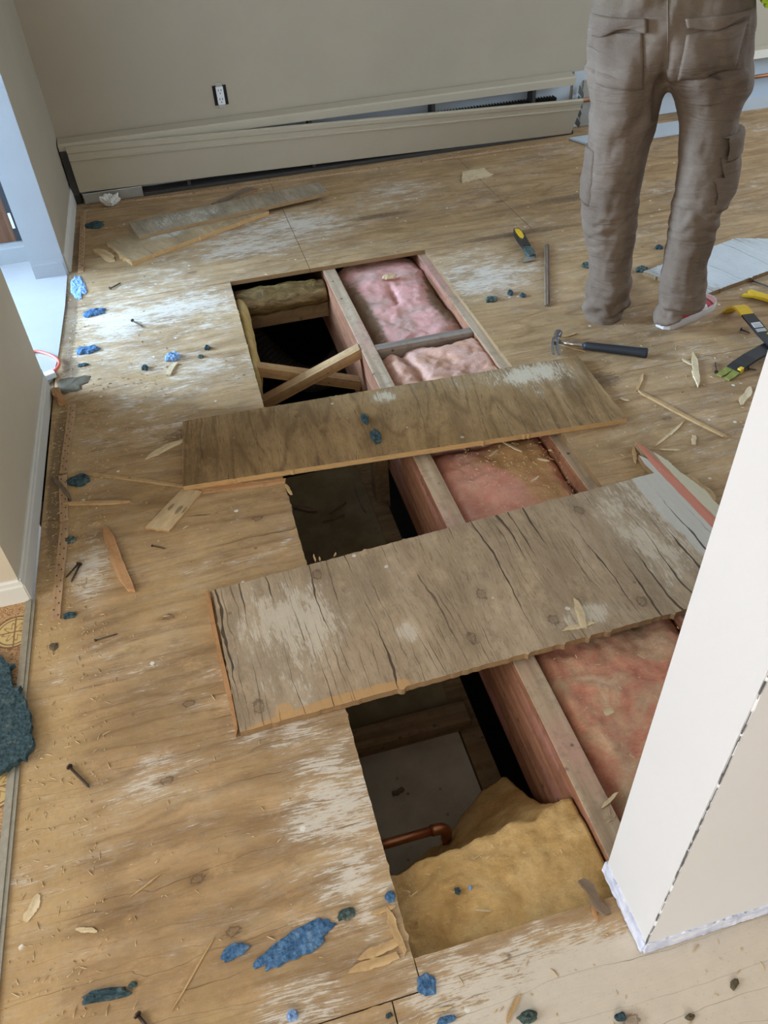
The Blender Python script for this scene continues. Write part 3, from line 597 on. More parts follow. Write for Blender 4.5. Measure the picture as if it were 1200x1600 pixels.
# ------------------------------------------------------------------ insulation
def batt(name, x0, x1, y0, y1, ztop, mat, label, amp=0.018, seed=0.0, drop=None, th=0.09, nx=46, group=None, edge=0.02):
    ny = max(12, int((y1 - y0) / (x1 - x0) * nx)); bm = bmesh.new(); T = []; Bt = []
    for j in range(ny + 1):
        T.append([]); Bt.append([])
        for i in range(nx + 1):
            u = i / nx; v = j / ny; x = x0 + (x1 - x0) * u; y = y0 + (y1 - y0) * v
            z = ztop + amp * fr(x + seed, y, 0, 6, 4) + amp * 0.16 * fr(x, y + seed, 2, 40, 3)
            e = min(u, 1 - u, v, 1 - v); z -= edge * (1 - min(1, e / 0.09)) ** 2
            if drop: z += drop(x, y)
            z = min(z, -0.022)
            T[-1].append(bm.verts.new((x + (0.004 * fr(y, x, seed, 25, 2) if 0 < i < nx else 0), y + 0.008 * fr(x, y, seed, 18, 2), z))); Bt[-1].append(bm.verts.new((x, y, z - th)) if (i in (0, nx) or j in (0, ny)) else None)
    for j in range(ny):
        for i in range(nx): bm.faces.new((T[j][i], T[j][i + 1], T[j + 1][i + 1], T[j + 1][i]))
    per = [(0, i) for i in range(nx)] + [(j, nx) for j in range(ny)] + [(ny, i) for i in range(nx, 0, -1)] + [(j, 0) for j in range(ny, 0, -1)]
    for k, (j, i) in enumerate(per):
        j2, i2 = per[(k + 1) % len(per)]
        bm.faces.new((T[j][i], Bt[j][i], Bt[j2][i2], T[j2][i2]))
    bm.faces.new([Bt[j][i] for j, i in per][::-1])
    o = mesh(name, bm, mat, smooth=True); return tag(o, label, 'insulation', group)
batt('insulation_batt', 0.571, 0.95, 2.588, 3.37, -0.045, m_batt_far, 'mauve pink insulation batt in the far bay behind the grey block', 0.015, 1.0,
     lambda x, y: -0.035 * max(0, 1 - (x - 0.571) / 0.10) ** 2 - 0.02 * max(0, 1 - (0.95 - x) / 0.10) ** 2 - 0.03 * math.exp(-((x - 0.76 - 0.05 * (y - 3)) ** 2) / 0.0002) * max(0, 1 - abs(y - 3.02) / 0.13), edge=0.008)
batt('insulation_batt', 0.571, 0.95, 1.93, 2.543, -0.030, m_batt_mid, 'peach pink insulation batt between the grey block and the brown plank', 0.02, 4.0,
     lambda x, y: -0.02 * max(0, (y - 2.46) / 0.08) - 0.025 * math.exp(-((x - 0.66 - 0.12 * (2.5 - y)) ** 2) / 0.0003) + 0.014 * max(0, min(1, (x + 0.8 * y - 2.72) / 0.06)) - 0.015 * max(0, 1 - (x - 0.571) / 0.05), edge=0.008)
batt('insulation_batt', 0.575, 0.948, 1.32, 1.92, -0.055, m_batt_dusty, 'salmon insulation batt strewn with sawdust between the two planks', 0.016, 7.0)
batt('insulation_batt', 0.575, 0.948, 0.42, 1.31, -0.04, m_batt_near, 'red dusty insulation batt beside the white partition', 0.02, 11.0)
# the yellow batt slumped at the near end of the left bay
def slump():
    bm = bmesh.new(); nx, ny = 60, 70; T = []; Bt = []
    for j in range(ny + 1):
        T.append([]); Bt.append([])
        for i in range(nx + 1):
            u = i / nx; v = j / ny; x = 0.098 + 0.408 * u
            fold = 0.675 + 0.03 * u + 0.012 * fr(x, 3, 0, 9, 3)                       # end of the flat part
            apex = 0.82 + 0.13 * math.exp(-((u - 0.90) / 0.42) ** 2) - 0.10 * max(0, (u - 0.93) / 0.07)
            if v < 0.45:
                t = v / 0.45; y = 0.478 + (fold - 0.478) * t; z = -0.03 - 0.02 * (1 - u) - 0.02 * t * t
            else:
                t = (v - 0.45) / 0.55; y = fold + (apex - fold) * t ** 0.9
                zl = -0.36 - 0.08 * (1 - u); z = -0.05 - 0.02 * (1 - u) + (zl + 0.05) * t ** 0.62
            y += 0.012 * fr(x, y, 1, 14, 4) * min(1, v * 4); z += 0.009 * fr(x, y, 0, 10, 4) + 0.003 * fr(x, y, 4, 60, 3)
            T[-1].append(bm.verts.new((x, y, z))); Bt[-1].append(bm.verts.new((x, y - 0.025, z - 0.03)) if (i in (0, nx) or j in (0, ny)) else None)
    for j in range(ny):
        for i in range(nx): bm.faces.new((T[j][i], T[j][i + 1], T[j + 1][i + 1], T[j + 1][i]))
    per = [(0, i) for i in range(nx)] + [(j, nx) for j in range(ny)] + [(ny, i) for i in range(nx, 0, -1)] + [(j, 0) for j in range(ny, 0, -1)]
    for k, (j, i) in enumerate(per):
        j2, i2 = per[(k + 1) % len(per)]; bm.faces.new((T[j][i], Bt[j][i], Bt[j2][i2], T[j2][i2]))
    bm.faces.new([Bt[j][i] for j, i in per][::-1])
    return tag(mesh('insulation_batt', bm, m_batt_yellow, smooth=True), 'yellow insulation batt slumped into the near end of the left bay', 'insulation')
slump()
# yellow edge of a batt against the far left joist, and a rolled batt in shiny kraft wrap
bm = bmesh.new(); rings = []
for i in range(26):
    t = i / 25; y = 2.60 + 0.57 * t; w = 0.040 + 0.022 * t + 0.012 * fr(y, 0, 0, 9, 3); zc = -0.11
    rings.append([Vector((0.088 + max(-0.002, w * (0.5 + 0.55 * math.cos(a))), y, zc + (0.085 + 0.008 * fr(y, a, 0, 12, 3)) * math.sin(a))) for a in [2 * PI * k / 12 for k in range(12)]])
loft(bm, rings); tag(mesh('insulation_batt', bm, m_batt_edge, smooth=True), 'narrow yellow insulation edge against the left side of the far opening', 'insulation')
bm = bmesh.new(); rings = []
for i in range(40):
    t = i / 39; x = 0.108 + 0.395 * t; r = 0.06 * (0.62 + 0.38 * math.sin(PI * (0.25 + 0.6 * t))) + 0.010 * fr(x, 0, 0, 16, 3)
    rings.append([Vector((x, 3.245 + 0.065 * math.cos(a), -0.090 + r * 1.1 * math.sin(a) * (0.9 + 0.12 * fr(x, a, 1, 8, 3)))) for a in [2 * PI * k / 18 for k in range(18)]])
loft(bm, rings); tag(mesh('insulation_roll', bm, m_kraft, smooth=True), 'insulation wrapped in shiny brown kraft at the far end of the opening', 'insulation')
# copper pipe with an elbow
pe = empty('copper_pipe', (0.2, 0.838, -0.3), 0, 'copper water pipe with elbow beside the yellow insulation', 'pipe')
bm = bmesh.new(); add_tube(bm, [(-0.16, 0, 0), (0.048, 0, 0)], 0.011, 14); mesh('pipe', bm, m_copper, pe, smooth=True)
bm = bmesh.new(); add_tube(bm, [(0.04, 0, 0)] + [(0.05 + 0.028 * math.sin(a), 0, -0.028 + 0.028 * math.cos(a)) for a in [PI / 2 * k / 6 for k in range(7)]] + [(0.078, 0, -0.06)], [0.0135] * 9, 14); mesh('elbow', bm, m_copper, pe, smooth=True)
bm = bmesh.new(); add_tube(bm, [(0.078, 0, -0.055), (0.078, 0, -0.12)], 0.011, 12); mesh('pipe', bm, m_copper, pe, smooth=True)
# flexible duct deep in the far void
bm = bmesh.new(); pts = []; rad = []
for i in range(60):
    a = i / 59; pts.append((0.16 + 0.42 * a, 3.72 - 0.42 * math.sin(PI * 0.5 * a) + 0.05 * a, -0.50 - 0.14 * math.sin(PI * a))); rad.append(0.062 + 0.006 * (i % 2))
add_tube(bm, pts, rad, 16); tag(mesh('flexible_duct', bm, m_duct), 'dark ribbed duct deep in the far left void', 'duct')

# ------------------------------------------------------------------ baseboard heaters
X0, X1 = -0.586, 2.28
ht = empty('baseboard_heater', (X0, 4.62, 0.0), 0, 'long cream baseboard heater with a slipped front cover along the back wall', 'heater')
Lh = X1 - X0
box('back_panel', (0.005, -0.012, 0.02), (Lh, -0.003, 0.285), m_blue_enamel, ht)
bm = bmesh.new()      # top lip hugging the wall, bent over at the front
pr = [(-0.004, 0.312), (-0.020, 0.316), (-0.086, 0.306), (-0.093, 0.298), (-0.093, 0.262), (-0.089, 0.262), (-0.089, 0.296), (-0.082, 0.301), (-0.004, 0.308)]
loft(bm, [[Vector((x, p[0], p[1])) for p in pr] for x in (0.0, Lh - 0.01)]); mesh('top_cover', bm, m_cream, ht)
bm = bmesh.new(); n = 24; rings = []
for i in range(n + 1):
    t = i / n; x = 0.038 + (Lh - 0.055) * t
    zb = 0.062 - 0.052 * t; zt_h = 0.232; lean = 0.012 + 0.095 * t ** 1.2; yb = -0.097 - 0.018 * t
    prof = [(0, 0), (0.5, 0.005), (0.70, 0.007), (0.715, 0.015), (0.735, 0.015), (0.75, 0.007), (0.86, 0.007), (0.88, 0.012), (0.97, 0.012), (1.0, 0.0), (1.0, -0.014)]
    hgt = zt_h * (1 - 0.1 * t)
    f_ = [Vector((x, yb - lean * v - o_, zb + hgt * v)) for v, o_ in prof]; b_ = [p + Vector((0, 0.004, -0.002)) for p in f_][::-1]
    rings.append(f_ + b_)
loft(bm, rings); mesh('front_cover', bm, m_cream, ht)
bm = bmesh.new(); loft(bm, [[Vector((x, y, z)) for y, z in ((-0.004, 0.0), (-0.085, 0.0), (-0.098, 0.05), (-0.094, 0.27), (-0.075, 0.303), (-0.004, 0.303))] for x in (0.0, 0.034)])
c_ = mesh('end_cap', bm, m_dark_metal, ht); c_['label'] = 'dark metal end cap at the left corner'
bm = bmesh.new(); add_tube(bm, [(0.05, -0.05, 0.16), (Lh + 0.35, -0.05, 0.16)], 0.011, 10); o = mesh('heating_pipe', bm, m_copper, ht, smooth=True)
bm = bmesh.new()
for i in range(150): add_box(bm, (0.10 + i * 0.0178, -0.082, 0.115), (0.1012 + i * 0.0178, -0.02, 0.205))
o = mesh('heating_fins', bm, m_dark_metal, ht); o['kind'] = 'stuff'
box('base_rail', (0.36, -0.112, 0.002), (Lh, -0.012, 0.02), m_dark_metal, ht, 0.002)
o = box('base_bracket', (0.05, -0.108, 0.002), (0.36, -0.10, 0.055), m_galv, ht, 0.002); o['label'] = 'grey metal bracket under the left end'
for x in (0.6, 1.3, 2.0, 2.6): box('bracket', (x, -0.088, 0.02), (x + 0.02, -0.004, 0.295), m_dark_metal, ht)

h2 = empty('baseboard_heater', (2.30, 4.62, 0.0), 0, 'uncovered pale baseboard heater behind the standing person', 'heater')
L2 = 2.68
box('back_panel', (0.0, -0.010, 0.01), (L2, -0.003, 0.31), m_blue_enamel, h2)
bm = bmesh.new(); loft(bm, [[Vector((x, y, z)) for y, z in ((-0.004, 0.31), (-0.05, 0.30), (-0.075, 0.265), (-0.079, 0.267), (-0.053, 0.306), (-0.004, 0.316))] for x in (0.45, L2)]); mesh('top_cover', bm, m_cream, h2)
bm = bmesh.new(); add_tube(bm, [(0.3, -0.05, 0.16), (L2, -0.05, 0.16)], 0.011, 10); mesh('heating_pipe', bm, m_copper, h2, smooth=True)
bm = bmesh.new(); loft(bm, [[Vector((x, y, z)) for y, z in ((-0.012, 0.02), (-0.13, 0.006), (-0.135, 0.07), (-0.139, 0.07), (-0.135, 0.0), (-0.012, 0.012))] for x in (0.95, L2)]); mesh('bottom_tray', bm, m_blue_enamel, h2)
for i in range(4):      # bent, torn fins left at the open end
    rr = [(-0.085 + random.uniform(-.01, .01), 0.02 + 0.055 * i), (-0.015, 0.03 + 0.055 * i), (-0.02, 0.075 + 0.055 * i), (-0.06 + random.uniform(-.02, .02), 0.07 + 0.055 * i), (-0.09, 0.05 + 0.055 * i + random.uniform(-.01, .01))]
    bm = bmesh.new(); loft(bm, [[Vector((x + 0.02 * (z - 0.1), y, z)) for y, z in rr] for x in (0.03, 0.0325)]); mesh('bent_fin', bm, m_galv, h2)
box('cover_plate', (0.06, -0.02, 0.02), (0.42, -0.011, 0.26), m_galv, h2, 0.001)
# loose metal cover plate on the floor, from the gap to behind the legs
a, b, c, d = at(890, 215, .012), at(930, 228, .012), at(1062, 207, .012), at(1062, 188, .012)
o = slab('loose_cover_panel', [(p.x, p.y) for p in (a, b, c, d)], 0.002, 0.012, m_blue_enamel); tag(o, 'flat pale grey metal cover strip lying at the heater gap', 'metal panel')

# ------------------------------------------------------------------ outlet without its plate
ot = empty('wall_outlet', (0.279, 4.62, 0.417), 0, 'white wall outlet without cover plate in a dark hole above the heater', 'outlet')
box('hole_shade_plate', (-0.036, -0.0025, -0.047), (0.036, -0.0005, 0.047), m_hole, ot)  # flat black plate stands in for the shaded hole around the outlet
box('receptacle', (-0.019, -0.016, -0.043), (0.019, -0.003, 0.043), m_white_pl, ot, 0.002)
for s in (-1, 1):
    box('mounting_tab', (-0.016, -0.006, min(s * 0.043, s * 0.062)), (0.016, -0.003, max(s * 0.043, s * 0.062)), m_galv, ot, 0.001)
    for dx in (-0.007, 0.007): box('socket_slot', (dx - 0.0015, -0.0168, s * 0.021 + 0.000), (dx + 0.0015, -0.0155, s * 0.021 + 0.011), m_hole, ot)
    bm = bmesh.new(); add_tube(bm, [(0, -0.0168, s * 0.021 - 0.009), (0, -0.0155, s * 0.021 - 0.009)], 0.003, 10); mesh('socket_slot', bm, m_hole, ot)

# ------------------------------------------------------------------ loose plywood boards
def board(name, corners, z0, th, mats, amps, label, seed, extra=None, spike=0.03, cat='plywood board', tilt=None):
    """corners: world points far-left, far-right, near-right, near-left; local x runs along the board"""
    A, B, Cc, D = [Vector((p[0], p[1])) for p in corners]
    o_ = (A + B + Cc + D) / 4; d = ((B + Cc) - (A + D)); ang = math.atan2(d.y, d.x); R = Matrix.Rotation(-ang, 2)
    loc = [R @ (p - o_) for p in (D, Cc, B, A)]            # counter-clockwise: near, right, far, left edges
    if extra: loc = extra(loc)
    if not amps: pts = loc
    else: pts = jag(loc, amps, 0.007, seed, spike)
    ob = slab(name, pts, 0, th, mats, None, (o_.x, o_.y, z0), ang)
    tag(ob, label, cat)
    if tilt: ob.rotation_euler = (tilt[0], tilt[1], ang)
    return ob
zt = 0.02
board('plywood_plank', [at(285, 658, zt), at(903, 556, zt), at(980, 654, zt), at(286, 760, zt)], 0.002, 0.018, [m_board1, m_edge_light], (0.0012, 0.004, 0.0015, 0.0008),
      'brown weathered plywood plank laid across the middle of the opening', 3.0)
def b2_end(loc):   # broken far-right corner with long splinters pointing away from the camera
    D, Cc, B, A = loc; k = 0.02
    R_ = Matrix.Rotation(-B2ANG, 2)
    def q(px, py): p = at(px, py, k); return R_ @ Vector((p.x - B2O.x, p.y - B2O.y))
    return [D, q(1168, 925), q(1150, 830), q(1124, 790), q(1100, 764), q(1062, 737), q(1046, 722), q(1030, 711), q(1014, 703), q(992, 690), q(1004, 705), q(1014, 718), q(998, 711), q(1008, 726), q(1022, 739), A]
_c = [at(331, 923, .02), at(1040, 733, .02), at(1152, 905, .02), at(375, 1144, .02)]
B2O = sum(_c, Vector()) / 4; _d = (_c[1] + _c[2]) - (_c[0] + _c[3]); B2ANG = math.atan2(_d.y, _d.x)
big2 = board('plywood_plank', [at(331, 923, zt), at(1040, 733, zt), at(1152, 905, zt), at(375, 1144, zt)], 0.002, 0.018, [m_board2, m_edge], (0.0025, 0.003, 0.003, 0.003, 0.003, 0.002, 0.001, 0, 0, 0, 0, 0, 0, 0, 0.0018, 0.001),
      'grey cracked plywood plank with knots, the wider plank nearest the camera', 9.0, b2_end, 0.05)
board('plywood_plank', [at(1005, 424, .018), at(1150, 372, .018), at(1330, 375, .018), at(1104, 459, .018)], 0.001, 0.017, [m_board_white, m_edge], (0.002, 0.002, 0.002, 0.002), 'white-painted plywood piece lying behind the standing person', 14.0)
board('plywood_strip', [at(166, 378, .02), at(395, 312, .02), at(420, 330, .02), at(205, 409, .02)], 0.001, 0.019, [m_board_tan, m_edge_light], (0.002, 0.003, 0.002, 0.006), 'tan plywood strip with splintered end, lower one near the heater', 17.0)
board('plywood_strip', [at(200, 346, .045), at(497, 281, .05), at(513, 297, .05), at(216, 367, .045)], 0.0215, 0.018, [m_board_pale, m_edge], (0.002, 0.002, 0.002, 0.001), 'pale worn plywood strip lying on top of a tan strip near the heater', 21.0)
board('plywood_strip', [at(330, 318, .012), at(385, 292, .012), at(402, 295, .012), at(352, 316, .012)], 0.001, 0.012, [m_stick_dark, m_edge], (0.003, 0.003, 0.003, 0.003), 'brown broken wood scrap behind the pale strip', 25.0, cat='wood scrap')

# ------------------------------------------------------------------ splinters, sticks and wood scraps
def splinter(p0, p1, wpx, label, mat=m_stick, z=0.0, th=0.006, point=(0.3, 0.3), seed=None, cat='wood splinter', name='wood_splinter', group=None, zz=None):
    a, b = at(*p0, z + th), at(*p1, z + th); d = b - a; L = d.length; ang = math.atan2(d.y, d.x); mid = (a + b) / 2
    w = wpx / FPX * (mid - EYE).length * 0.42
    seed = seed if seed is not None else random.uniform(0, 90); n = 14; top = []; bot = []
    def prof(t, k0):
        k = 1.0
        if t < 0.25: k = point[0] + (1 - point[0]) * t / 0.25
        if t > 0.75: k = min(k, point[1] + (1 - point[1]) * (1 - t) / 0.25)
        return w * k * (1 + 0.22 * mn.noise(Vector((seed, t * 4, k0))) + 0.3 * mn.noise(Vector((seed, t * 15, k0 + 3))))
    for i in range(n + 1):
        t = i / n; x = -L / 2 + L * t; m_ = w * 0.7 * mn.noise(Vector((seed, t * 2.2, 4)))
        jx = L * 0.05 * random.uniform(-1, 1) if i in (0, n) else 0
        top.append((x + jx, m_ + prof(t, 0))); bot.append((x - jx, m_ - prof(t, 8)))
    o = slab(name, bot + top[::-1], 0, th, mat, None, (mid.x, mid.y, z + 0.0006), ang)
    if zz: o.rotation_euler = (0, zz, ang)
    return tag(o, label, cat, group)
splinter((140, 740), (342, 767), 9, 'long thin wood strip poking out under the brown plank corner', m_stick, 0.0, 0.0015, (0.9, 0.4))
splinter((100, 786), (200, 783), 7, 'short thin stick lying beside the left tack strip', m_stick, 0.0, 0.008, (0.7, 0.3))
m_offcut = ply('pale_offcut_ply', ((0.42, 0.28, 0.14), (0.58, 0.42, 0.23), (0.68, 0.53, 0.33)), 'Y', dt=0.95, wt=0.95, ring=0.3, spots=0.2, stains=[(0.012, 0.0, 0.012, 0.035), (-0.016, 0.004, 0.010, 0.03), (0.03, 0.0, 0.006, 0.03)])
w3 = board('wood_scrap', [at(286, 762, .005), at(316, 768, .005), at(264, 830, .005), at(227, 824, .005)], 0.0006, 0.005, [m_offcut, m_edge_light], (0.0015, 0.002, 0.001, 0.0015), 'pale flat wood offcut with dark marks below the brown plank corner', 31.0, cat='wood scrap')
splinter((163, 824), (203, 922), 18, 'curved brown wood splinter left of the grey plank', m_stick_red, 0.0, 0.009, (0.5, 0.6))
splinter((228, 716), (284, 687), 14, 'pale wood sliver touching the left end of the brown plank', m_stick_pale, 0.0, 0.003, (0.2, 0.6))
splinter((298, 771), (446, 751), 18, 'torn orange veneer layer under the near edge of the brown plank', m_stick_red, 0.0, 0.0012, (0.5, 0.8))
splinter((1000, 612), (1135, 682), 7, 'long straight thin lath right of the brown plank', m_stick, 0.0, 0.006, (0.8, 0.8))
splinter((995, 610), (1004, 584), 6, 'small upright splinter at the far end of the long lath', m_stick, 0.0, 0.004)
splinter((1083, 550), (1092, 602), 10, 'jagged wood splinter between the shoe and the yellow-ended bars', m_stick_pale, 0.0, 0.007, (0.1, 0.2))
splinter((1024, 697), (1069, 659), 5, 'pale sliver leaning past the broken end of the grey plank', m_stick_pale, 0.0, 0.003)
splinter((1030, 702), (1064, 703), 4, 'thin pale chip lying beyond the grey plank tip', m_stick_pale, 0.0, 0.003)
splinter((1084, 680), (1084, 694), 7, 'tiny square chip beside the long lath', m_stick_pale, 0.0, 0.003, (0.9, 0.9))
splinter((990, 698), (993, 722), 6, 'short splinter left of the broken grey plank tip', m_stick, 0.0, 0.005)
splinter((968, 622), (984, 626), 5, 'small chip close to the right end of the brown plank', m_stick_pale, 0.0, 0.003)
splinter((1066, 560), (1082, 570), 5, 'small pale chip left of the jagged splinter', m_stick_pale, 0.0, 0.003)
splinter((1158, 632), (1172, 604), 12, 'pale wood chip beside the white partition edge', m_stick_pale, 0.0, 0.004)
ma, mb = at(855, 381, .012), at(856, 475, .012); md = mb - ma; ml = md.length / 2
bm = bmesh.new(); prof_ = [(-0.0115, 0), (0.0115, 0), (0.0115, 0.005), (0.008, 0.009), (0.004, 0.0085), (0.002, 0.012), (-0.002, 0.012), (-0.004, 0.0085), (-0.008, 0.009), (-0.0115, 0.005)]
loft(bm, [[Vector((x, u, v)) for u, v in prof_] for x in (-ml, ml)])
tag(mesh('moulding_stick', bm, m_stick_dark, None, ((ma.x + mb.x) / 2, (ma.y + mb.y) / 2, 0.0006), math.atan2(md.y, md.x)), 'grey-brown moulding stick lying beside the utility knife', 'wood stick')
splinter((908, 1374), (950, 1428), 17, 'grey-brown wood stick at the foot of the white partition', m_stick_dark, 0.0, 0.008, (0.7, 0.6))
splinter((925, 1412), (934, 1440), 7, 'short reddish splinter near the foot of the white partition', m_stick_red, 0.0, 0.003)
splinter((40, 1440), (62, 1398), 15, 'flat pale chip beside the metal strip at lower left', m_stick_pale, 0.0, 0.002, (0.5, 0.4))
splinter((268, 1580), (334, 1466), 3, 'long hair-thin fibre on the near plywood floor', m_stick, 0.0, 0.0015)
splinter((203, 1402), (250, 1366), 3, 'thin straight fibre on the floor left of the blue patch', m_stick, 0.0, 0.0015)
splinter((262, 585), (273, 566), 9, 'whitish wood chip beside a blue scrap in the doorway light', m_stick_pale, 0.0, 0.006, (0.8, 0.8))
splinter((84, 744), (110, 780), 8, 'loose splinter crossing the broken left tack strip', m_stick_dark, 0.0, 0.008)
splinter((118, 1452), (152, 1455), 7, 'flat tan chip on the floor near lower left', m_stick_pale, 0.0, 0.002)
splinter((632, 1490), (606, 1418), 14, 'torn pale splinter along the near left corner of the opening', m_stick, 0.0, 0.004, (0.4, 0.2))
splinter((560, 1500), (626, 1468), 15, 'broad torn veneer splinter left of the opening corner', m_stick, 0.0, 0.003, (0.2, 0.7))
splinter((545, 1518), (622, 1492), 14, 'torn tan veneer strip along the floor seam near the opening corner', m_stick, 0.0, 0.0025, (0.3, 0.8))
splinter((580, 1426), (618, 1416), 8, 'small raised splinter beside the tiny blue scrap at the opening', m_stick, 0.0, 0.003)
splinter((792, 1598), (812, 1552), 7, 'tan splinter near the bottom edge beside the green-blue scrap', m_stick, 0.0, 0.003)
splinter((676, 1580), (706, 1574), 5, 'thin pale chip right of the blue scrap at the near edge', m_stick_pale, 0.0, 0.002)
splinter((85, 606), (97, 626), 12, 'orange-brown wood bit at the doorway end of the left wall', m_stick_red, 0.0, 0.02, (0.9, 0.9), cat='wood scrap')
splinter((862, 534), (914, 549), 4, 'slim splinter lying under the hammer shaft', m_stick, 0.0, 0.002)
splinter((878, 527), (900, 520), 5, 'small splinter right of the hammer head', m_stick, 0.0, 0.003)
splinter((1030, 430), (1075, 452), 3, 'thin dark stick between the legs', m_stick_dark, 0.0, 0.004)
splinter((940, 1262), (965, 1238), 6, 'pale splinter stuck on the middle joist beside the partition', m_stick_pale, -0.018, 0.004)
splinter((898, 936), (913, 980), 13, 'torn yellow splinter on the near right edge of the grey plank', m_stick_pale, 0.0202, 0.004, (0.4, 0.8))
splinter((880, 984), (930, 972), 10, 'broken pale veneer on the near right edge of the grey plank', m_stick_pale, 0.0202, 0.002, (0.3, 0.3))
splinter((1080, 745), (1118, 782), 14, 'broken tan splinter beyond the painted end of the grey plank', m_stick, 0.0, 0.010, (0.6, 0.6))
for p0, p1, lb in (((785, 690), (815, 705), 'upper pale sliver on the sawdust-strewn batt'), ((840, 716), (858, 720), 'right pale sliver on the sawdust-strewn batt'), ((830, 752), (842, 744), 'lower pale sliver on the sawdust-strewn batt'), ((765, 712), (778, 703), 'left pale sliver on the sawdust-strewn batt')):
    splinter(p0, p1, 4, lb, m_stick_pale, -0.038, 0.003)
splinter((945, 1113), (958, 1110), 10, 'pale wood chip lying on the red dusty batt', m_stick_pale, -0.028, 0.005, (0.8, 0.8))
splinter((742, 1422), (768, 1424), 3, 'thin chip on the near end of the yellow batt', m_stick_pale, -0.045, 0.003)
for p0, p1, w_, lb in (((449, 788), (496, 797), 10, 'broad dark stick on the drywall deep in the middle void'), ((550, 748), (570, 798), 5, 'long thin dark stick on the drywall deep in the middle void'), ((506, 814), (538, 802), 4, 'short dark stick on the drywall deep in the middle void'), ((514, 802), (540, 784), 3, 'slim dark stick on the drywall deep in the middle void')):
    splinter(p0, p1, w_, lb, m_stick_dark, -0.489, 0.008)
for p, lb in (((628, 1160), 'upper brown chip on the drywall in the near void'), ((622, 1235), 'lower brown chip on the drywall in the near void')):
    splinter((p[0] - 8, p[1] + 4), (p[0] + 8, p[1] - 4), 8, lb, m_stick_dark, -0.4995, 0.01, (0.7, 0.7))
splinter((323, 925), (369, 1144), 8, 'orange splintered edge strip along the left end of the grey plank', m_stick_red, 0.001, 0.012, (0.8, 0.8))
splinter((150, 389), (180, 406), 18, 'yellow splintered wedge at the left end of the tan plywood strip', m_stick, 0.0005, 0.007, (0.5, 0.4))
for k, (p0, p1) in enumerate((((493, 878), (490, 866)), ((500, 876), (499, 870)), ((522, 870), (525, 863)))):
    splinter(p0, p1, 3, ('leftmost', 'middle', 'rightmost')[k] + ' of three thin slivers on the far edge of the grey plank', m_stick, 0.012, 0.002)
splinter((446, 756), (455, 772), 6, 'ragged splinter upon the floor edge below the brown plank', m_stick, 0.0, 0.004, (0.3, 0.6))
splinter((450, 800), (460, 832), 5, 'thin splinter hanging along the floor edge at the middle void', m_stick_pale, -0.012, 0.004, (0.4, 0.4))
# torn scrap of veneer near the heater
board('veneer_scrap', [at(722, 268, .006), at(757, 262, .006), at(768, 274, .006), at(722, 284, .006)], 0.0006, 0.005, [m_stick_pale, m_stick_pale], (0.006, 0.006, 0.006, 0.006), 'torn pale veneer scrap on the floor before the heater cover', 41.0, cat='wood scrap')

# tack strips with their nails
def tack(p0, p1, label, w=0.024):
    a, b = at(*p0, .006), at(*p1, .006); d = b - a; L = d.length; ang = math.atan2(d.y, d.x); mid = (a + b) / 2
    t = empty('tack_strip', (mid.x, mid.y, 0.0005), ang, label, 'tack strip', 'carpet tack strips along the walls')
    pts = jag([(-L / 2, -w / 2), (L / 2, -w / 2), (L / 2, w / 2), (-L / 2, w / 2)], (0.0015, 0.004, 0.0015, 0.004), 0.02, L)
    slab('strip', pts, 0, 0.006, m_tack, t)
    bm = bmesh.new(); k = 0; x = -L / 2 + 0.01
    while x < L / 2 - 0.01:
        y = (-0.006, 0.005)[k % 2] + random.uniform(-.002, .002); add_tube(bm, [(x, y, 0.005), (x + 0.001, y, 0.0085)], 0.0016, 5); x += 0.021; k += 1
    o = mesh('nails', bm, m_nail, t); o['kind'] = 'stuff'
tack((86, 967), (101, 818), 'tan tack strip with nails, nearest of those by the left wall')
tack((100, 812), (98, 742), 'short crooked tack strip piece beside the dark blue scrap')
tack((99, 738), (113, 632), 'tan tack strip by the doorway end of the left wall')
tack((126, 424), (130, 328), 'orange tack strip in the far left corner')
tack((134, 321), (300, 301), 'tack strip under the left end of the heater', 0.02)
tack((304, 300), (590, 262), 'tack strip before the middle of the heater', 0.02)
tack((594, 261), (888, 219), 'tack strip before the right end of the heater cover', 0.02)

# ------------------------------------------------------------------ underlay scraps and lumps
def scrap(px, py, wpx, hpx, label, mat=m_foam, h=0.012, rot=0.0, z=0.0, name='underlay_scrap', cat='underlay scrap', seed=None, n=18, group=None, rough=0.32):
    p = at(px, py, z); rx = wpx / FPX * (p - EYE).length / 2; ry = abs((at(px, py - hpx / 2, z) - at(px, py + hpx / 2, z)).y) / 2 * 0.9
    seed = seed if seed is not None else px * 0.37 + py * 0.11
    bm = bmesh.new(); prev = None
    rings = ((1.0, 0.0), (1.02, 0.35), (0.82, 0.9), (0.45, 1.1))
    for k, (rf, hf) in enumerate(rings):
        r = []
        for i in range(n):
            a = 2 * PI * i / n; q = 1 + rough * mn.noise(Vector((math.cos(a) * 1.6 + seed, math.sin(a) * 1.6, 0))) + rough * 0.8 * mn.noise(Vector((math.cos(a) * 4 + seed, math.sin(a) * 4, 2)))
            x, y = rx * rf * q * math.cos(a), ry * rf * q * math.sin(a)
            r.append(bm.verts.new((x, y, h * hf * (1 + 0.55 * mn.noise(Vector((x * 60 + seed, y * 60, k)))) if hf else 0)))
        if prev:
            for i in range(n): bm.faces.new((prev[i], prev[(i + 1) % n], r[(i + 1) % n], r[i]))
        else: bm.faces.new(r[::-1])
        prev = r
    c = bm.verts.new((0, 0, h * 1.0))
    for i in range(n): bm.faces.new((prev[i], prev[(i + 1) % n], c))
    o = mesh(name, bm, mat, None, (p.x, p.y, z + 0.0004), rot, smooth=False)
    return tag(o, label, cat, group)
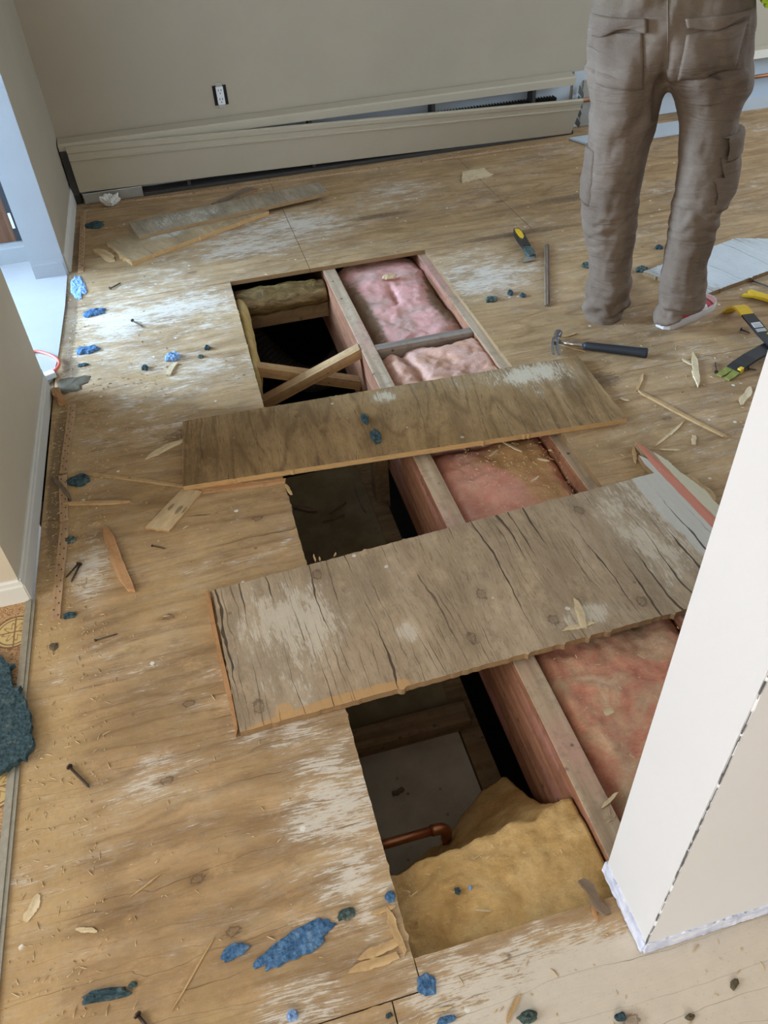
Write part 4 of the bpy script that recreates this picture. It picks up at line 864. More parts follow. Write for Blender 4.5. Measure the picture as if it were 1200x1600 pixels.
scrap(465, 1476, 112, 52, 'large bright blue underlay patch on the near floor left of the opening', m_foam, 0.006, 0.24, n=36)
scrap(367, 1487, 36, 26, 'small blue underlay scrap left of the large blue patch', m_foam, 0.006, 0.2)
scrap(540, 1430, 26, 22, 'green-blue underlay crumb right of the large blue patch', m_foam_green, 0.008)
scrap(610, 1402, 16, 18, 'tiny blue underlay scrap on the left edge of the opening', m_foam, 0.007)
scrap(165, 1556, 62, 24, 'dark blue crescent scrap at lower left of the near floor', m_foam_dark, 0.009, -0.1)
scrap(208, 1540, 12, 12, 'grey-green crumb right of the dark crescent scrap', m_foam_green, 0.006)
scrap(666, 1540, 26, 44, 'blue underlay scrap below the near edge of the opening', m_foam, 0.006, 0.1)
scrap(457, 1588, 15, 20, 'small grey-blue scrap at the bottom edge, left of the short floor seam', m_foam_pale, 0.008)
scrap(608, 1587, 9, 9, 'tiny dark crumb beside the short floor seam at the bottom edge', m_foam_dark, 0.006)
scrap(697, 1594, 26, 14, 'blue scrap cut by the bottom edge below the opening', m_foam, 0.008)
scrap(826, 1590, 26, 26, 'green-blue scrap at the bottom edge beside a tan splinter', m_foam_green, 0.010)
scrap(970, 1590, 15, 18, 'small blue-grey scrap at the bottom edge below the partition', m_foam_dark, 0.008)
scrap(1147, 1538, 16, 14, 'dark nail-stained lump on the white-smeared floor near the partition', m_dirt, 0.006, 0.5, cat='lump')
scrap(1078, 1590, 12, 12, 'brown lump at the bottom edge below the partition', m_dirt, 0.006, cat='lump')
scrap(148, 352, 27, 12, 'dark blue-grey scrap by the far left corner', m_foam_dark, 0.006, -0.1)
scrap(123, 450, 20, 36, 'pale blue underlay scrap in the doorway', m_foam_pale, 0.006, 0.1, n=22)
scrap(147, 490, 34, 11, 'long blue scrap on the floor inside the doorway light', m_foam, 0.012, 0.15)
scrap(137, 548, 30, 12, 'blue scrap nearest the doorway on the lit floor', m_foam, 0.012, -0.1)
scrap(130, 571, 14, 5, 'thin blue-grey scrap by the nearer side of the doorway', m_foam_dark, 0.006)
scrap(270, 560, 22, 12, 'blue scrap with a wood chip before it on the lit floor', m_foam_pale, 0.016, 0.2)
scrap(227, 576, 9, 8, 'dark teal crumb on the lit floor left of the opening', m_foam_dark, 0.012)
scrap(324, 545, 9, 7, 'grey crumb left of the far void', m_foam_dark, 0.01)
scrap(314, 558, 8, 5, 'small green-grey crumb left of the far void', m_foam_green, 0.008)
scrap(123, 753, 32, 18, 'dark blue-grey underlay lump beside the left tack strip', m_foam_dark, 0.014)
scrap(111, 845, 16, 10, 'green-grey crumb between tack strip and curved splinter', m_foam_green, 0.008)
scrap(110, 963, 18, 10, 'small dark lump below the nearest tack strip', m_foam_dark, 0.010)
scrap(570, 656, 11, 18, 'smaller blue-grey scrap on the brown plank', m_foam_dark, 0.010, 0, 0.0202)
scrap(587, 683, 16, 24, 'larger blue-grey scrap on the brown plank', m_foam_dark, 0.010, 0, 0.0202)
scrap(768, 469, 18, 8, 'grey-green crumb pile right of the far pink batt', m_foam_green, 0.012, 0.2)
scrap(797, 459, 9, 7, 'small blue-grey crumb right of the far pink batt', m_foam_dark, 0.012)
scrap(817, 463, 8, 6, 'grey crumb left of the moulding stick', m_foam_dark, 0.01)
scrap(917, 416, 14, 9, 'pale green crumb beside the left trouser leg', m_foam_green, 0.012, 0.3)
scrap(1002, 423, 18, 8, 'dark green crumb at the corner of the white-painted piece', m_foam_green, 0.014)
scrap(1030, 388, 10, 6, 'dark crumb showing between the trouser legs', m_foam_dark, 0.012)
scrap(735, 1388, 5, 9, 'blue crumb on the near part of the yellow batt', m_foam_pale, 0.006, 0, -0.045)
scrap(715, 1393, 8, 14, 'blue crumb on the yellow batt near the fold', m_foam_dark, 0.006, 0, -0.045)
scrap(608, 434, 22, 7, 'yellow dusty crumb on the far pink batt', m_dust_chip, 0.010, 0, -0.035, cat='crumb')
scrap(84, 1011, 12, 12, 'brown wood knot crumb beside the metal strip', m_dirt, 0.006, cat='lump')
# the big teal underlay piece lying on the vinyl
pts_px = [(-60, 1022), (0, 1024), (14, 1040), (22, 1075), (40, 1092), (48, 1120), (52, 1168), (42, 1180), (14, 1200), (-60, 1232)]
wp = [at(x, y, .016) for x, y in pts_px]; o_ = sum((Vector((p.x, p.y)) for p in wp), Vector((0, 0))) / len(wp)
pts = jag([(p.x - o_.x, p.y - o_.y) for p in wp][::-1], [0.005] * len(wp), 0.006, 3.0, 0.04)
big = tag(slab('underlay_piece', pts, 0, 0.014, m_foam_dark, None, (o_.x, o_.y, 0.0085)), 'large teal-blue torn carpet underlay piece lying on the patterned vinyl', 'underlay')
# dirt heap at the doorway, crumpled paper by the heater
scrap(112, 601, 46, 26, 'dark dirt heap at the doorway end of the left wall', m_dirt, 0.0035, 0.5, cat='dirt', name='dirt_heap', rough=0.5)
pw = at(175, 322); bm = bmesh.new(); bmesh.ops.create_icosphere(bm, subdivisions=4, radius=1)
for v in bm.verts:
    c = v.co.copy(); k = 0.8 + 0.6 * mn.noise(c * 1.7 + Vector((3, 1, 2))) + 0.45 * abs(mn.noise(c * 2.6)) + 0.2 * abs(mn.noise(c * 6))
    v.co = Vector((c.x * 0.042 * k, c.y * 0.03 * k, max(-0.0, (c.z * 0.5 + 0.5) * 0.06 * k)))
tag(mesh('crumpled_paper', bm, m_cloth_white, None, (pw.x, pw.y, 0.001)), 'crumpled white paper wad before the left end of the heater', 'paper')
bit = at(85, 586, .02); box_ = box('white_block', (-0.022, -0.016, 0), (0.022, 0.016, 0.022), m_white_pl, None, 0.003, (bit.x - 0.02, bit.y + 0.01, 0.0065), 0.4)
tag(box_, 'small white block at the doorway end of the left wall', 'block')
# cord loop on the hall floor
bm = bmesh.new(); cp = [at(30, 560, .012), at(52, 549, .012), at(68, 551, .012), at(82, 556, .014), at(91, 563, .014), at(92, 571, .014), at(85, 579, .012), at(76, 586, .012), at(55, 600, .012), at(20, 620, .012)]
sm = []
for i in range(len(cp) - 1):
    for t in (0, 0.33, 0.66):
        p0, p1, p2, p3 = cp[max(i - 1, 0)], cp[i], cp[i + 1], cp[min(i + 2, len(cp) - 1)]
        sm.append(0.5 * ((2 * p1) + (p2 - p0) * t + (2 * p0 - 5 * p1 + 4 * p2 - p3) * t * t + (3 * p1 - p0 - 3 * p2 + p3) * t ** 3))
sm.append(cp[-1]); add_tube(bm, sm, 0.0055, 8); tag(mesh('cord', bm, m_cord, smooth=True), 'orange-red cord looped on the white hall floor', 'cord')

# ------------------------------------------------------------------ nails
def nail(p0, p1, label, r=0.0022, z=0.0):
    a, b = at(*p0, z + 0.003), at(*p1, z + 0.003); d = b - a; L = d.length; ang = math.atan2(d.y, d.x)
    t = empty('nail', (a.x, a.y, z + 0.0005), ang, label, 'nail')
    bm = bmesh.new(); add_tube(bm, [(0.002, 0, r * 1.9), (L * 0.9, 0, r * 1.2), (L, 0, r * 1.0)], [r, r, r * 0.25], 8); mesh('shank', bm, m_nail, t, smooth=True)
    bm = bmesh.new(); add_tube(bm, [(0, 0, r * 2.3), (0.0028, 0, r * 2.3)], r * 2.3, 10); mesh('nail_head', bm, m_nail, t)
nail((109, 1199), (140, 1231), 'thick dark nail on the floor right of the teal underlay', 0.003)
nail((148, 1001), (184, 990), 'slim dark nail below the curved splinter', 0.0016)
nail((123, 881), (102, 903), 'left nail of the crossed pair beside the tack strip', 0.0022)
nail((126, 882), (111, 910), 'right nail of the crossed pair beside the tack strip', 0.0026)
nail((172, 452), (189, 442), 'dark nail on the lit floor nearest the doorway top', 0.003)
nail((207, 502), (223, 511), 'dark nail on the lit floor beside pale slivers', 0.003)
nail((1119, 583), (1118, 566), 'nail left of the olive claw', 0.003)
nail((1168, 577), (1182, 578), 'nail beside the partition edge near the black bars', 0.0026)
nail((1157, 516), (1172, 521), 'rusty nail under the black stickered bar', 0.003)
nail((1175, 440), (1212, 452), 'long dark nail behind the yellow hook', 0.003)
nail((237, 853), (258, 857), 'thin dark nail on the floor below the flat wood offcut', 0.0015)
nail((215, 1586), (236, 1612), 'dark nail cut by the bottom edge of the photo', 0.003)

# ------------------------------------------------------------------ hammer
ha, hb = at(868, 536, .015), at(1010, 553, .015); d = hb - ha; L = d.length; ang = math.atan2(d.y, d.x)
hm = empty('claw_hammer', (ha.x, ha.y, 0.0), ang, 'steel claw hammer with black rubber grip lying before the person', 'hammer')
bm = bmesh.new(); add_tube(bm, [(0.0, 0, 0.022), (0.05, 0, 0.019), (0.13, 0, 0.017)], [0.0075, 0.007, 0.007], 12); mesh('shaft', bm, m_chrome, hm, smooth=True)
bm = bmesh.new(); rings = []
for t, rx, rz in ((0.10, 0.0115, 0.0125), (0.112, 0.014, 0.0145), (0.16, 0.0145, 0.015), (0.22, 0.0155, 0.016), (0.28, 0.016, 0.0165), (0.315, 0.0185, 0.018), (L, 0.0185, 0.018), (L + 0.004, 0.0145, 0.014)):
    rings.append([Vector((t, rx * math.cos(2 * PI * k / 14), 0.0185 + rz * math.sin(2 * PI * k / 14))) for k in range(14)])
loft(bm, rings); mesh('grip', bm, m_rubber, hm, smooth=True)
bm = bmesh.new(); n = 14    # poll, neck and face on the +y side
rings = []
for y, r in ((-0.012, 0.013), (0.012, 0.0135), (0.022, 0.010), (0.032, 0.0105), (0.04, 0.0145), (0.055, 0.015), (0.058, 0.0135)):
    rings.append([Vector((r * math.cos(2 * PI * k / n) * 1.0, y, 0.026 + r * math.sin(2 * PI * k / n))) for k in range(n)])
loft(bm, rings); mesh('head', bm, m_steel, hm, smooth=True)
for s in (-1, 1):
    bm = bmesh.new(); rings = []
    for i in range(8):
        t = i / 7; y = -0.008 - 0.062 * t; x0 = 0.004 * s * (1 if t < 0.3 else 1) + s * 0.002; xo = s * (0.013 + 0.001 * t); zc = 0.028 - 0.016 * t * t - 0.002; hh = 0.011 * (1 - t) + 0.002
        off = 0.016 * t * t
        rings.append([Vector((x + off, y, zc + z)) for x, z in ((x0 * (0.25 + 0.9 * t), -hh), (xo, -hh), (xo, hh), (x0 * (0.25 + 0.9 * t), hh))])
    loft(bm, rings); mesh('claw', bm, m_steel, hm)

# ------------------------------------------------------------------ flat bars and knife
def strip(name, path, w, th, mat, parent, side=(0, 1, 0)):
    """flat steel strip following a path of local points, width along 'side'"""
    bm = bmesh.new(); rings = []; sv = Vector(side).normalized(); P_ = [Vector(p) for p in path]
    for i, p in enumerate(P_):
        dd = (P_[min(i + 1, len(P_) - 1)] - P_[max(i - 1, 0)]).normalized(); u = sv.cross(dd).normalized()
        ww = w[i] if isinstance(w, (list, tuple)) else w
        rings.append([p + sv * (a * ww / 2) + u * (b * th / 2) for a, b in ((-1, -1), (1, -1), (1, 1), (-1, 1))])
    loft(bm, rings); return mesh(name, bm, mat, parent)
# bar with the raised yellow hook and the sticker
p0, p1 = at(1160, 487, .045), at(1197, 534, .02); d = p1 - p0; ang = math.atan2(d.y, d.x); L = Vector((d.x, d.y)).length
pb = empty('pry_bar', (p0.x, p0.y, 0.0), ang, 'flat black pry bar with raised yellow hook and white sticker', 'pry bar')
strip('bar', [(0.03, 0, 0.050), (0.10, 0, 0.043), (L * 0.8, 0, 0.037), (L + 0.03, 0, 0.035), (L + 0.16, 0, 0.032)], 0.046, 0.007, m_black, pb)
strip('hook', [(-0.085, 0, 0.002), (-0.072, 0, 0.018), (-0.055, 0, 0.037), (-0.035, 0, 0.050), (-0.012, 0, 0.055), (0.012, 0, 0.053), (0.034, 0, 0.050)], [0.05, 0.05, 0.05, 0.049, 0.048, 0.048, 0.047], 0.0075, m_yellow, pb)['label'] = 'yellow hook end'
def on_bar(x): return 0.043 + (x - 0.10) * (0.037 - 0.043) / (L * 0.8 - 0.10) + 0.0042
sa = L * 0.50
o = strip('sticker', [(sa, 0, on_bar(sa)), (sa + 0.028, 0, on_bar(sa + 0.028))], 0.034, 0.001, m_white_pl, pb)
o = strip('sticker', [(sa + 0.004, 0, on_bar(sa + 0.004) + 0.001), (sa + 0.024, 0, on_bar(sa + 0.024) + 0.001)], 0.028, 0.001, m_barcode, pb)
o = strip('sticker', [(sa + 0.036, 0, on_bar(sa + 0.036)), (sa + 0.054, 0, on_bar(sa + 0.054))], 0.036, 0.001, m_galv, pb)
bm = bmesh.new(); q = sa + 0.058
vs = [bm.verts.new((q + a, b, on_bar(q + a) + dz)) for dz in (0, 0.0012) for a, b in ((0, 0.021), (0.036, 0.021), (0.036, -0.021))]
bm.faces.new(vs[3:]); bm.faces.new(vs[:3][::-1])
for i in range(3): bm.faces.new((vs[i], vs[(i + 1) % 3], vs[3 + (i + 1) % 3], vs[3 + i]))
mesh('yellow_flash', bm, m_yellow, pb)
# second bar, claw end towards the hammer
p0, p1 = at(1146, 575, .02), at(1205, 538, .03); d = p1 - p0; ang = math.atan2(d.y, d.x); L = Vector((d.x, d.y)).length
pc = empty('pry_bar', (p0.x, p0.y, 0.0), ang, 'flat black pry bar with olive split claw beside the partition', 'pry bar')
strip('bar', [(0.0, 0, 0.012), (0.03, 0, 0.019), (0.09, 0, 0.024), (L, 0, 0.022), (L + 0.09, 0, 0.017), (L + 0.14, 0, 0.006)], 0.05, 0.009, m_black, pc)
for s in (-1, 1):
    strip('claw', [(-0.052, s * 0.0155, 0.004), (-0.03, s * 0.0150, 0.005), (0.004, s * 0.0135, 0.012)], [0.020, 0.024, 0.027], 0.006, m_yellow_worn, pc)
box('yellow_flash', (0.004, -0.026, 0.0045), (0.024, -0.012, 0.0235), m_yellow, pc, 0.002)
# third bar, only its yellow end in view
p0, p1 = at(1166, 456, .01), at(1215, 472, .012); d = p1 - p0; ang = math.atan2(d.y, d.x)
pd = empty('pry_bar', (p0.x, p0.y, 0.0), ang, 'yellow forked bar end lying below the white-painted piece', 'pry bar')
for s in (-1, 1): strip('claw', [(0.0, s * 0.021, 0.005), (0.02, s * 0.018, 0.008), (0.045, s * 0.0115, 0.012)], [0.020, 0.021, 0.023], 0.008, m_yellow, pd)
strip('bar', [(0.043, 0, 0.012), (0.08, 0, 0.014), (0.115, 0.0, 0.012), (0.16, -0.012, 0.010), (0.24, -0.05, 0.010)], [0.044, 0.036, 0.034, 0.034, 0.034], 0.011, m_yellow, pd)
# utility knife
p0, p1 = at(806, 360, .01), at(832, 400, .01); d = p1 - p0; ang = math.atan2(d.y, d.x); L = Vector((d.x, d.y)).length
uk = empty('utility_knife', (p0.x, p0.y, 0.0), ang, 'black and yellow utility knife lying left of the moulding stick', 'knife')
def prof_body(name, prof, z0, z1, mat): return slab(name, prof, z0, z1, mat, uk)
prof_body('handle', [(0, -0.012), (0.04, -0.019), (0.10, -0.021), (0.16, -0.018), (0.195, -0.016), (0.195, 0.016), (0.13, 0.019), (0.06, 0.022), (0.0, 0.014)], 0.0005, 0.02, m_black)
prof_body('grip_inlay', [(0.012, -0.009), (0.05, -0.012), (0.105, -0.009), (0.12, 0.0), (0.10, 0.011), (0.05, 0.014), (0.015, 0.009)], 0.0205, 0.0235, m_yellow)
prof_body('nose', [(0.196, -0.017), (0.25, -0.021), (0.285, -0.014), (0.285, 0.014), (0.25, 0.017), (0.196, 0.015)], 0.001, 0.018, m_foam_green)
prof_body('blade', [(0.285, -0.03), (0.33, -0.055), (0.318, 0.0), (0.286, 0.01)], 0.006, 0.0085, m_galv)

# ------------------------------------------------------------------ the person
FACE = math.radians(62)          # the way the person faces, seen from above
PO = Vector((1.55, 2.38, 0.0)); PR = FACE - PI / 2
RI = Vector((math.cos(PR), math.sin(PR), 0)); FW = Vector((math.cos(FACE), math.sin(FACE), 0))
def atp(px, py, yl):
    """point of the person's own frame (x right, y forward, z up) on the upright plane at depth yl"""
    w = CAM_ROT @ Vector((px - 600, -(py - 800), -FPX))
    t = (yl - (EYE - PO).dot(FW)) / w.dot(FW); q = EYE + w * t - PO
    return Vector((q.dot(RI), q.dot(FW), q.z))
def loc_(x, y, z=0.0):
    q = Vector((x, y, z)) - PO; return Vector((q.dot(RI), q.dot(FW), z))
HC = atp(1055, -40, 0.015).x
per = empty('person', PO, PR, 'person standing with back turned in khaki cargo trousers and red sneakers', 'person')
def khaki():
    m = M('khaki_cotton', 0.88, 0, 0.15)
    n = m.noise(None, 5, 5, 0.6); f = m.noise(m.map((500, 500, 500)), 1, 2, 0.5); wr = m.noise(m.map((5, 5, 26), rot=(0.25, 0.3, 0)), 1, 4, 0.55, 0.6)
    c = m.mix(m.step(n, 0.35, 0.7), (0.14, 0.098, 0.067), (0.20, 0.146, 0.103)); c = m.mix(m.step(f, 0.45, 0.7, 0, 0.3), c, (0.26, 0.2, 0.16))
    m.bump(m.math('ADD', m.math('MULTIPLY', wr, 1.0), m.math('MULTIPLY', f, 0.03)), 0.6, 0.02); return m.done(c)
m_khaki = khaki()
m_seam = plain('khaki_seam', (0.19, 0.15, 0.115), 0.9, 0, 0.2, 60)
m_shoe_red = plain('red_canvas', (0.42, 0.04, 0.045), 0.8, 0, 0.2, 60); m_shoe_white = plain('white_rubber_sole', (0.62, 0.57, 0.54), 0.6, 0, 0.12, 40)
m_shoe_pink = plain('faded_pink_canvas', (0.5, 0.27, 0.24), 0.85, 0, 0.25, 40)
m_skin = plain('skin', (0.55, 0.33, 0.23), 0.5, 0, 0.06, 30); m_hair = plain('brown_hair', (0.06, 0.035, 0.02), 0.7, 0, 0.4, 90)
m_hivis = plain('lime_work_shirt', (0.45, 0.62, 0.04), 0.8, 0, 0.1, 20)

def ring(cx, cy, z, rx, ry, n=28, back=0.0, tw=0.0):
    r = []
    for k in range(n):
        a = 2 * PI * k / n; s = math.sin(a)
        r.append(Vector((cx + rx * math.cos(a), cy + ry * s * (1 + (back if s < 0 else 0)), z + tw * math.cos(a))))
    return r
def leg_rings(rows, yf, ryf, bottom):
    out = []
    for pl, pr, py in rows:
        y = yf(py); a = atp(pl, py, y); b = atp(pr, py, y); rx = (b.x - a.x) / 2
        out.append(ring((a.x + b.x) / 2, y, (a.z + b.z) / 2, rx, rx * ryf(py)))
    out.append(bottom); return out
LL = [(914, 1050, 104), (917, 1043, 140), (920, 1032, 165), (920, 1023, 200), (918, 1012, 250), (911, 1003, 290), (908, 998, 320), (912, 995, 360), (919, 990, 400), (922, 987, 430), (914, 989, 448), (913, 984, 468)]
RL = [(1034, 1178, 104), (1044, 1171, 140), (1052, 1164, 165), (1060, 1156, 200), (1058, 1145, 250), (1054, 1137, 295), (1048, 1131, 325), (1043, 1119, 365), (1037, 1109, 405), (1031, 1105, 440), (1026, 1101, 468)]
aL = atp(944, 480, 0.045); aR = atp(1060, 497, -0.03)
yL = lambda py: 0.02 + 0.025 * max(0, min(1, (py - 110) / 360)); yR = lambda py: 0.02 - 0.05 * max(0, min(1, (py - 110) / 370)) ** 1.3
bL = ring(aL.x - 0.004, 0.03, -0.012, 0.072, 0.085); bR = ring(aR.x + 0.0, -0.03, 0.062, 0.086, 0.078, tw=0.052)
bm = bmesh.new()
loft(bm, leg_rings(LL, yL, lambda p: 1.06, bL)); loft(bm, leg_rings(RL, yR, lambda p: 1.06, bR))
hips = []
for pl, pr, py, ry, bk in ((930, 1180, -90, 0.115, 0.0), (928, 1187, -40, 0.125, 0.04), (926, 1187, 0, 0.13, 0.08), (922, 1184, 40, 0.133, 0.12), (919, 1179, 75, 0.13, 0.12), (918, 1176, 98, 0.122, 0.06), (924, 1170, 114, 0.10, 0.0)):
    y = 0.015; a = atp(pl, py, y); b = atp(pr, py, y)
    hips.append(ring((a.x + b.x) / 2, y, (a.z + b.z) / 2, (b.x - a.x) / 2, ry, back=bk, n=28))
loft(bm, hips)
bmesh.ops.recalc_face_normals(bm, faces=bm.faces[:])
me = bpy.data.meshes.new('tmp'); bm.to_mesh(me); bm.free(); tmp = bpy.data.objects.new('tmp', me); C.objects.link(tmp)
rm = tmp.modifiers.new('r', 'REMESH'); rm.mode = 'VOXEL'; rm.voxel_size = 0.0075
sm_ = tmp.modifiers.new('s', 'SMOOTH'); sm_.iterations = 9; sm_.factor = 0.6
dg = bpy.context.evaluated_depsgraph_get(); tm = bpy.data.meshes.new_from_object(tmp.evaluated_get(dg)); bpy.data.objects.remove(tmp)
tm.name = 'trousers'
cm0 = atp(1042, 60, 0).x
import numpy as np
nv = len(tm.vertices); co = np.empty(nv * 3); tm.vertices.foreach_get('co', co); no = np.empty(nv * 3); tm.vertices.foreach_get('normal', no)
co = co.reshape(-1, 3); no = no.reshape(-1, 3); dsp = np.zeros(nv)
for i in range(nv):
    x, y, z = co[i]; knee = math.exp(-((z - 0.43) / 0.09) ** 2); low = math.exp(-((z - 0.06) / 0.07) ** 2); th = max(0, min(1, (z - 0.55) / 0.2))
    s = 1 if x > cm0 else -1
    q = 0.0
    ph = z * 95 + 22 * x * s + 9 * y + 7 * fr(x, y, z, 6, 3)
    q += 0.0028 * (knee * 1.0 + 0.35 * math.exp(-((z - 0.25) / 0.12) ** 2)) * math.sin(ph)
    q += 0.008 * low * math.sin(z * 60 + 14 * x + 6 * fr(x, y, z, 7, 3))
    q += 0.007 * fr(x * 1.4, y * 1.4, z * 0.8, 9, 4)
    q += 0.006 * th * math.sin(30 * (z * 0.7 + abs(x - cm0) * 1.2) + 3 * fr(x, y, z, 5, 2))
    q -= 0.016 * math.exp(-((x - cm0) / 0.012) ** 2) * (1 if y < 0.0 else 0) * max(0, min(1, (0.99 - z) / 0.12)) * (1 if z > 0.72 else 0)
    dsp[i] = q
co = co + no * dsp[:, None]
tm.vertices.foreach_set('co', co.reshape(-1)); tm.update()
for p in tm.polygons: p.use_smooth = True
trousers = link('trousers', tm, m_khaki, per)
bvh = BVHTree.FromPolygons([Vector(c) for c in co], [tuple(p.vertices) for p in tm.polygons])
def patch(name, pts2, axis, thick, mat, nu=16, nv_=14, wob=0.004, seed=0.0, parent=trousers, bulge=0.0, hem=0.0):
    """cloth patch lying on the trousers: pts2 four corners (u, z); cast along +y ('back') or -x ('right') or +x ('left')"""
    A, B, Cc, D = [Vector(p) for p in pts2]; G = []
    for j in range(nv_ + 1):
        row = []
        for i in range(nu + 1):
            u = i / nu; v = j / nv_; p = (A * (1 - u) + B * u) * (1 - v) + (D * (1 - u) + Cc * u) * v
            p = p + Vector((0, hem * math.sin(u * PI * 2.2 + seed) * v))
            if axis == 'back': org, dr_ = Vector((p.x, -1.5, p.y)), Vector((0, 1, 0))
            elif axis == 'right': org, dr_ = Vector((3, p.x, p.y)), Vector((-1, 0, 0))
            else: org, dr_ = Vector((-2, p.x, p.y)), Vector((1, 0, 0))
            h, nn, ix, dd = bvh.ray_cast(org, dr_)
            if h is None: row.append(None); continue
            e = min(u, 1 - u, v, 1 - v)
            off = thick + wob * (0.5 + 0.5 * fr(p.x, p.y, seed, 14, 3)) * min(1, e * 8) + bulge * math.sin(PI * u) * math.sin(PI * min(1, v * 0.8 + 0.1))
            row.append((h, h - dr_ * max(off, 0.002)))
        G.append(row)
    bm = bmesh.new(); T = [[bm.verts.new(c[1]) if c else None for c in r] for r in G]; Bv = [[bm.verts.new(c[0]) if c else None for c in r] for r in G]
    for j in range(nv_):
        for i in range(nu):
            q = (T[j][i], T[j][i + 1], T[j + 1][i + 1], T[j + 1][i])
            if all(q): bm.faces.new(q)
    for j in (0, nv_):
        for i in range(nu):
            q = (T[j][i], T[j][i + 1], Bv[j][i + 1], Bv[j][i])
            if all(q): bm.faces.new(q)
    for i in (0, nu):
        for j in range(nv_):
            q = (T[j][i], T[j + 1][i], Bv[j + 1][i], Bv[j][i])
            if all(q): bm.faces.new(q)
    for v in [v for v in bm.verts if not v.link_faces]: bm.verts.remove(v)
    return mesh(name, bm, mat, parent, smooth=True)
def bk(px, py, y=-0.11): p = atp(px, py, y); return (p.x, p.z)
patch('back_pocket', [bk(925, 58), bk(1004, 50), bk(1006, 140), bk(930, 138)], 'back', 0.004, m_khaki, seed=2.0, wob=0.006, bulge=0.010)
patch('pocket_flap', [bk(921, 30), bk(1010, 28), bk(1011, 44), bk(924, 60)], 'back', 0.013, m_khaki, 20, 8, 0.004, 4.0, hem=0.008)
patch('back_pocket', [bk(1072, 52), bk(1172, 36), bk(1150, 112), bk(1058, 127)], 'back', 0.004, m_khaki, seed=6.0, wob=0.006, bulge=0.011)
patch('pocket_flap', [bk(1070, 28), bk(1178, 20), bk(1178, 34), bk(1072, 46)], 'back', 0.014, m_khaki, 20, 8, 0.004, 8.0, hem=0.008)
patch('cargo_pocket', [(-0.10, 0.62), (0.08, 0.62), (0.08, 0.43), (-0.09, 0.45)], 'right', 0.006, m_khaki, seed=3.0, bulge=0.026)
patch('pocket_flap', [(-0.11, 0.68), (0.09, 0.68), (0.09, 0.61), (-0.10, 0.605)], 'right', 0.022, m_khaki, 14, 8, 0.004, 5.0, hem=0.006)
patch('cargo_pocket', [(-0.04, 0.62), (0.11, 0.62), (0.11, 0.44), (-0.04, 0.44)], 'left', 0.004, m_khaki, seed=9.0, bulge=0.008)
# seams down the back
def seam(pts):
    bm = bmesh.new(); pp = []
    for x, z in pts:
        h, nn, ix, dd = bvh.ray_cast(Vector((x, -1.5, z)), Vector((0, 1, 0)))
        if h is not None: pp.append(h + Vector((0, -0.0008, 0)))
    if len(pp) > 2: add_tube(bm, pp, 0.0018, 6); mesh('seam', bm, m_seam, trousers, smooth=True)
c0 = atp(1043, -30, -0.11); c1 = atp(1043, 104, -0.09); seam([(c0.x + (c1.x - c0.x) * t / 14, c0.z + (c1.z - c0.z) * t / 14) for t in range(15)])
# shoes
def shoe(cx, cy, ang, ln, label=None):
    s = empty('shoe', loc_(cx, cy) + Vector((0, 0, 0.001)), ang - PR); s.parent = per
    if label: s['label'] = label
    def sec(x):   # half width, centre offset along the foot: 0 heel .. 1 toe
        t = x; w = 0.033 + 0.016 * math.sin(PI * min(1, t * 0.9)) + 0.006 * math.exp(-((t - 0.7) / 0.2) ** 2)
        if t > 0.85: w *= math.sqrt(max(0.05, 1 - ((t - 0.85) / 0.155) ** 2))
        if t < 0.1: w *= math.sqrt(max(0.12, 1 - ((0.1 - t) / 0.105) ** 2))
        return w
    xs = [i / 22 for i in range(23)]
    bm = bmesh.new(); rings = []
    for t in xs:
        w = sec(t) + 0.004; x = ln * t
        rings.append([Vector((x, yy, zz)) for yy, zz in ((-w, 0), (-w * 1.03, 0.013), (-w, 0.027), (w, 0.027), (w * 1.03, 0.013), (w, 0))])
    loft(bm, rings); mesh('sole', bm, m_shoe_white, s, smooth=False)
    def upper(name, t0, t1, mat, grow=0.0):
        bm = bmesh.new(); rings = []; m_ = 12
        for i in range(m_ + 1):
            t = t0 + (t1 - t0) * i / m_; w = sec(t) * 0.99 + grow; x = ln * t
            h = 0.085 - 0.03 * t if t < 0.35 else 0.0745 - 0.052 * ((t - 0.35) / 0.65) ** 1.1
            h += grow
            rings.append([Vector((x, w * math.cos(a), 0.024 + (h - 0.024) * math.sin(a) ** 0.8)) for a in [PI * k / 12 for k in range(13)]] + [Vector((x, -w, 0.02)), Vector((x, w, 0.02))])
        loft(bm, rings); return mesh(name, bm, mat, s, smooth=True)
    upper('upper', 0.01, 0.99, m_shoe_red)
    upper('toe_cap', 0.80, 0.992, m_shoe_pink, 0.003); upper('stripe', 0.57, 0.67, m_shoe_white, 0.002); upper('heel_patch', 0.005, 0.16, m_shoe_white, 0.003)
    return s
h0 = at(1030, 519); h1 = at(1112, 478); dd = Vector((h1.x - h0.x, h1.y - h0.y)); a_ = math.atan2(dd.y, dd.x)
nrm = Vector((-dd.y, dd.x)).normalized()
shoe(h0.x + nrm.x * 0.04 + 0.03, h0.y + nrm.y * 0.04 - 0.012, a_ + 0.03, dd.length, 'red and white sneaker, the right one')
shoe(1.425, 2.45, 1.05, 0.28)
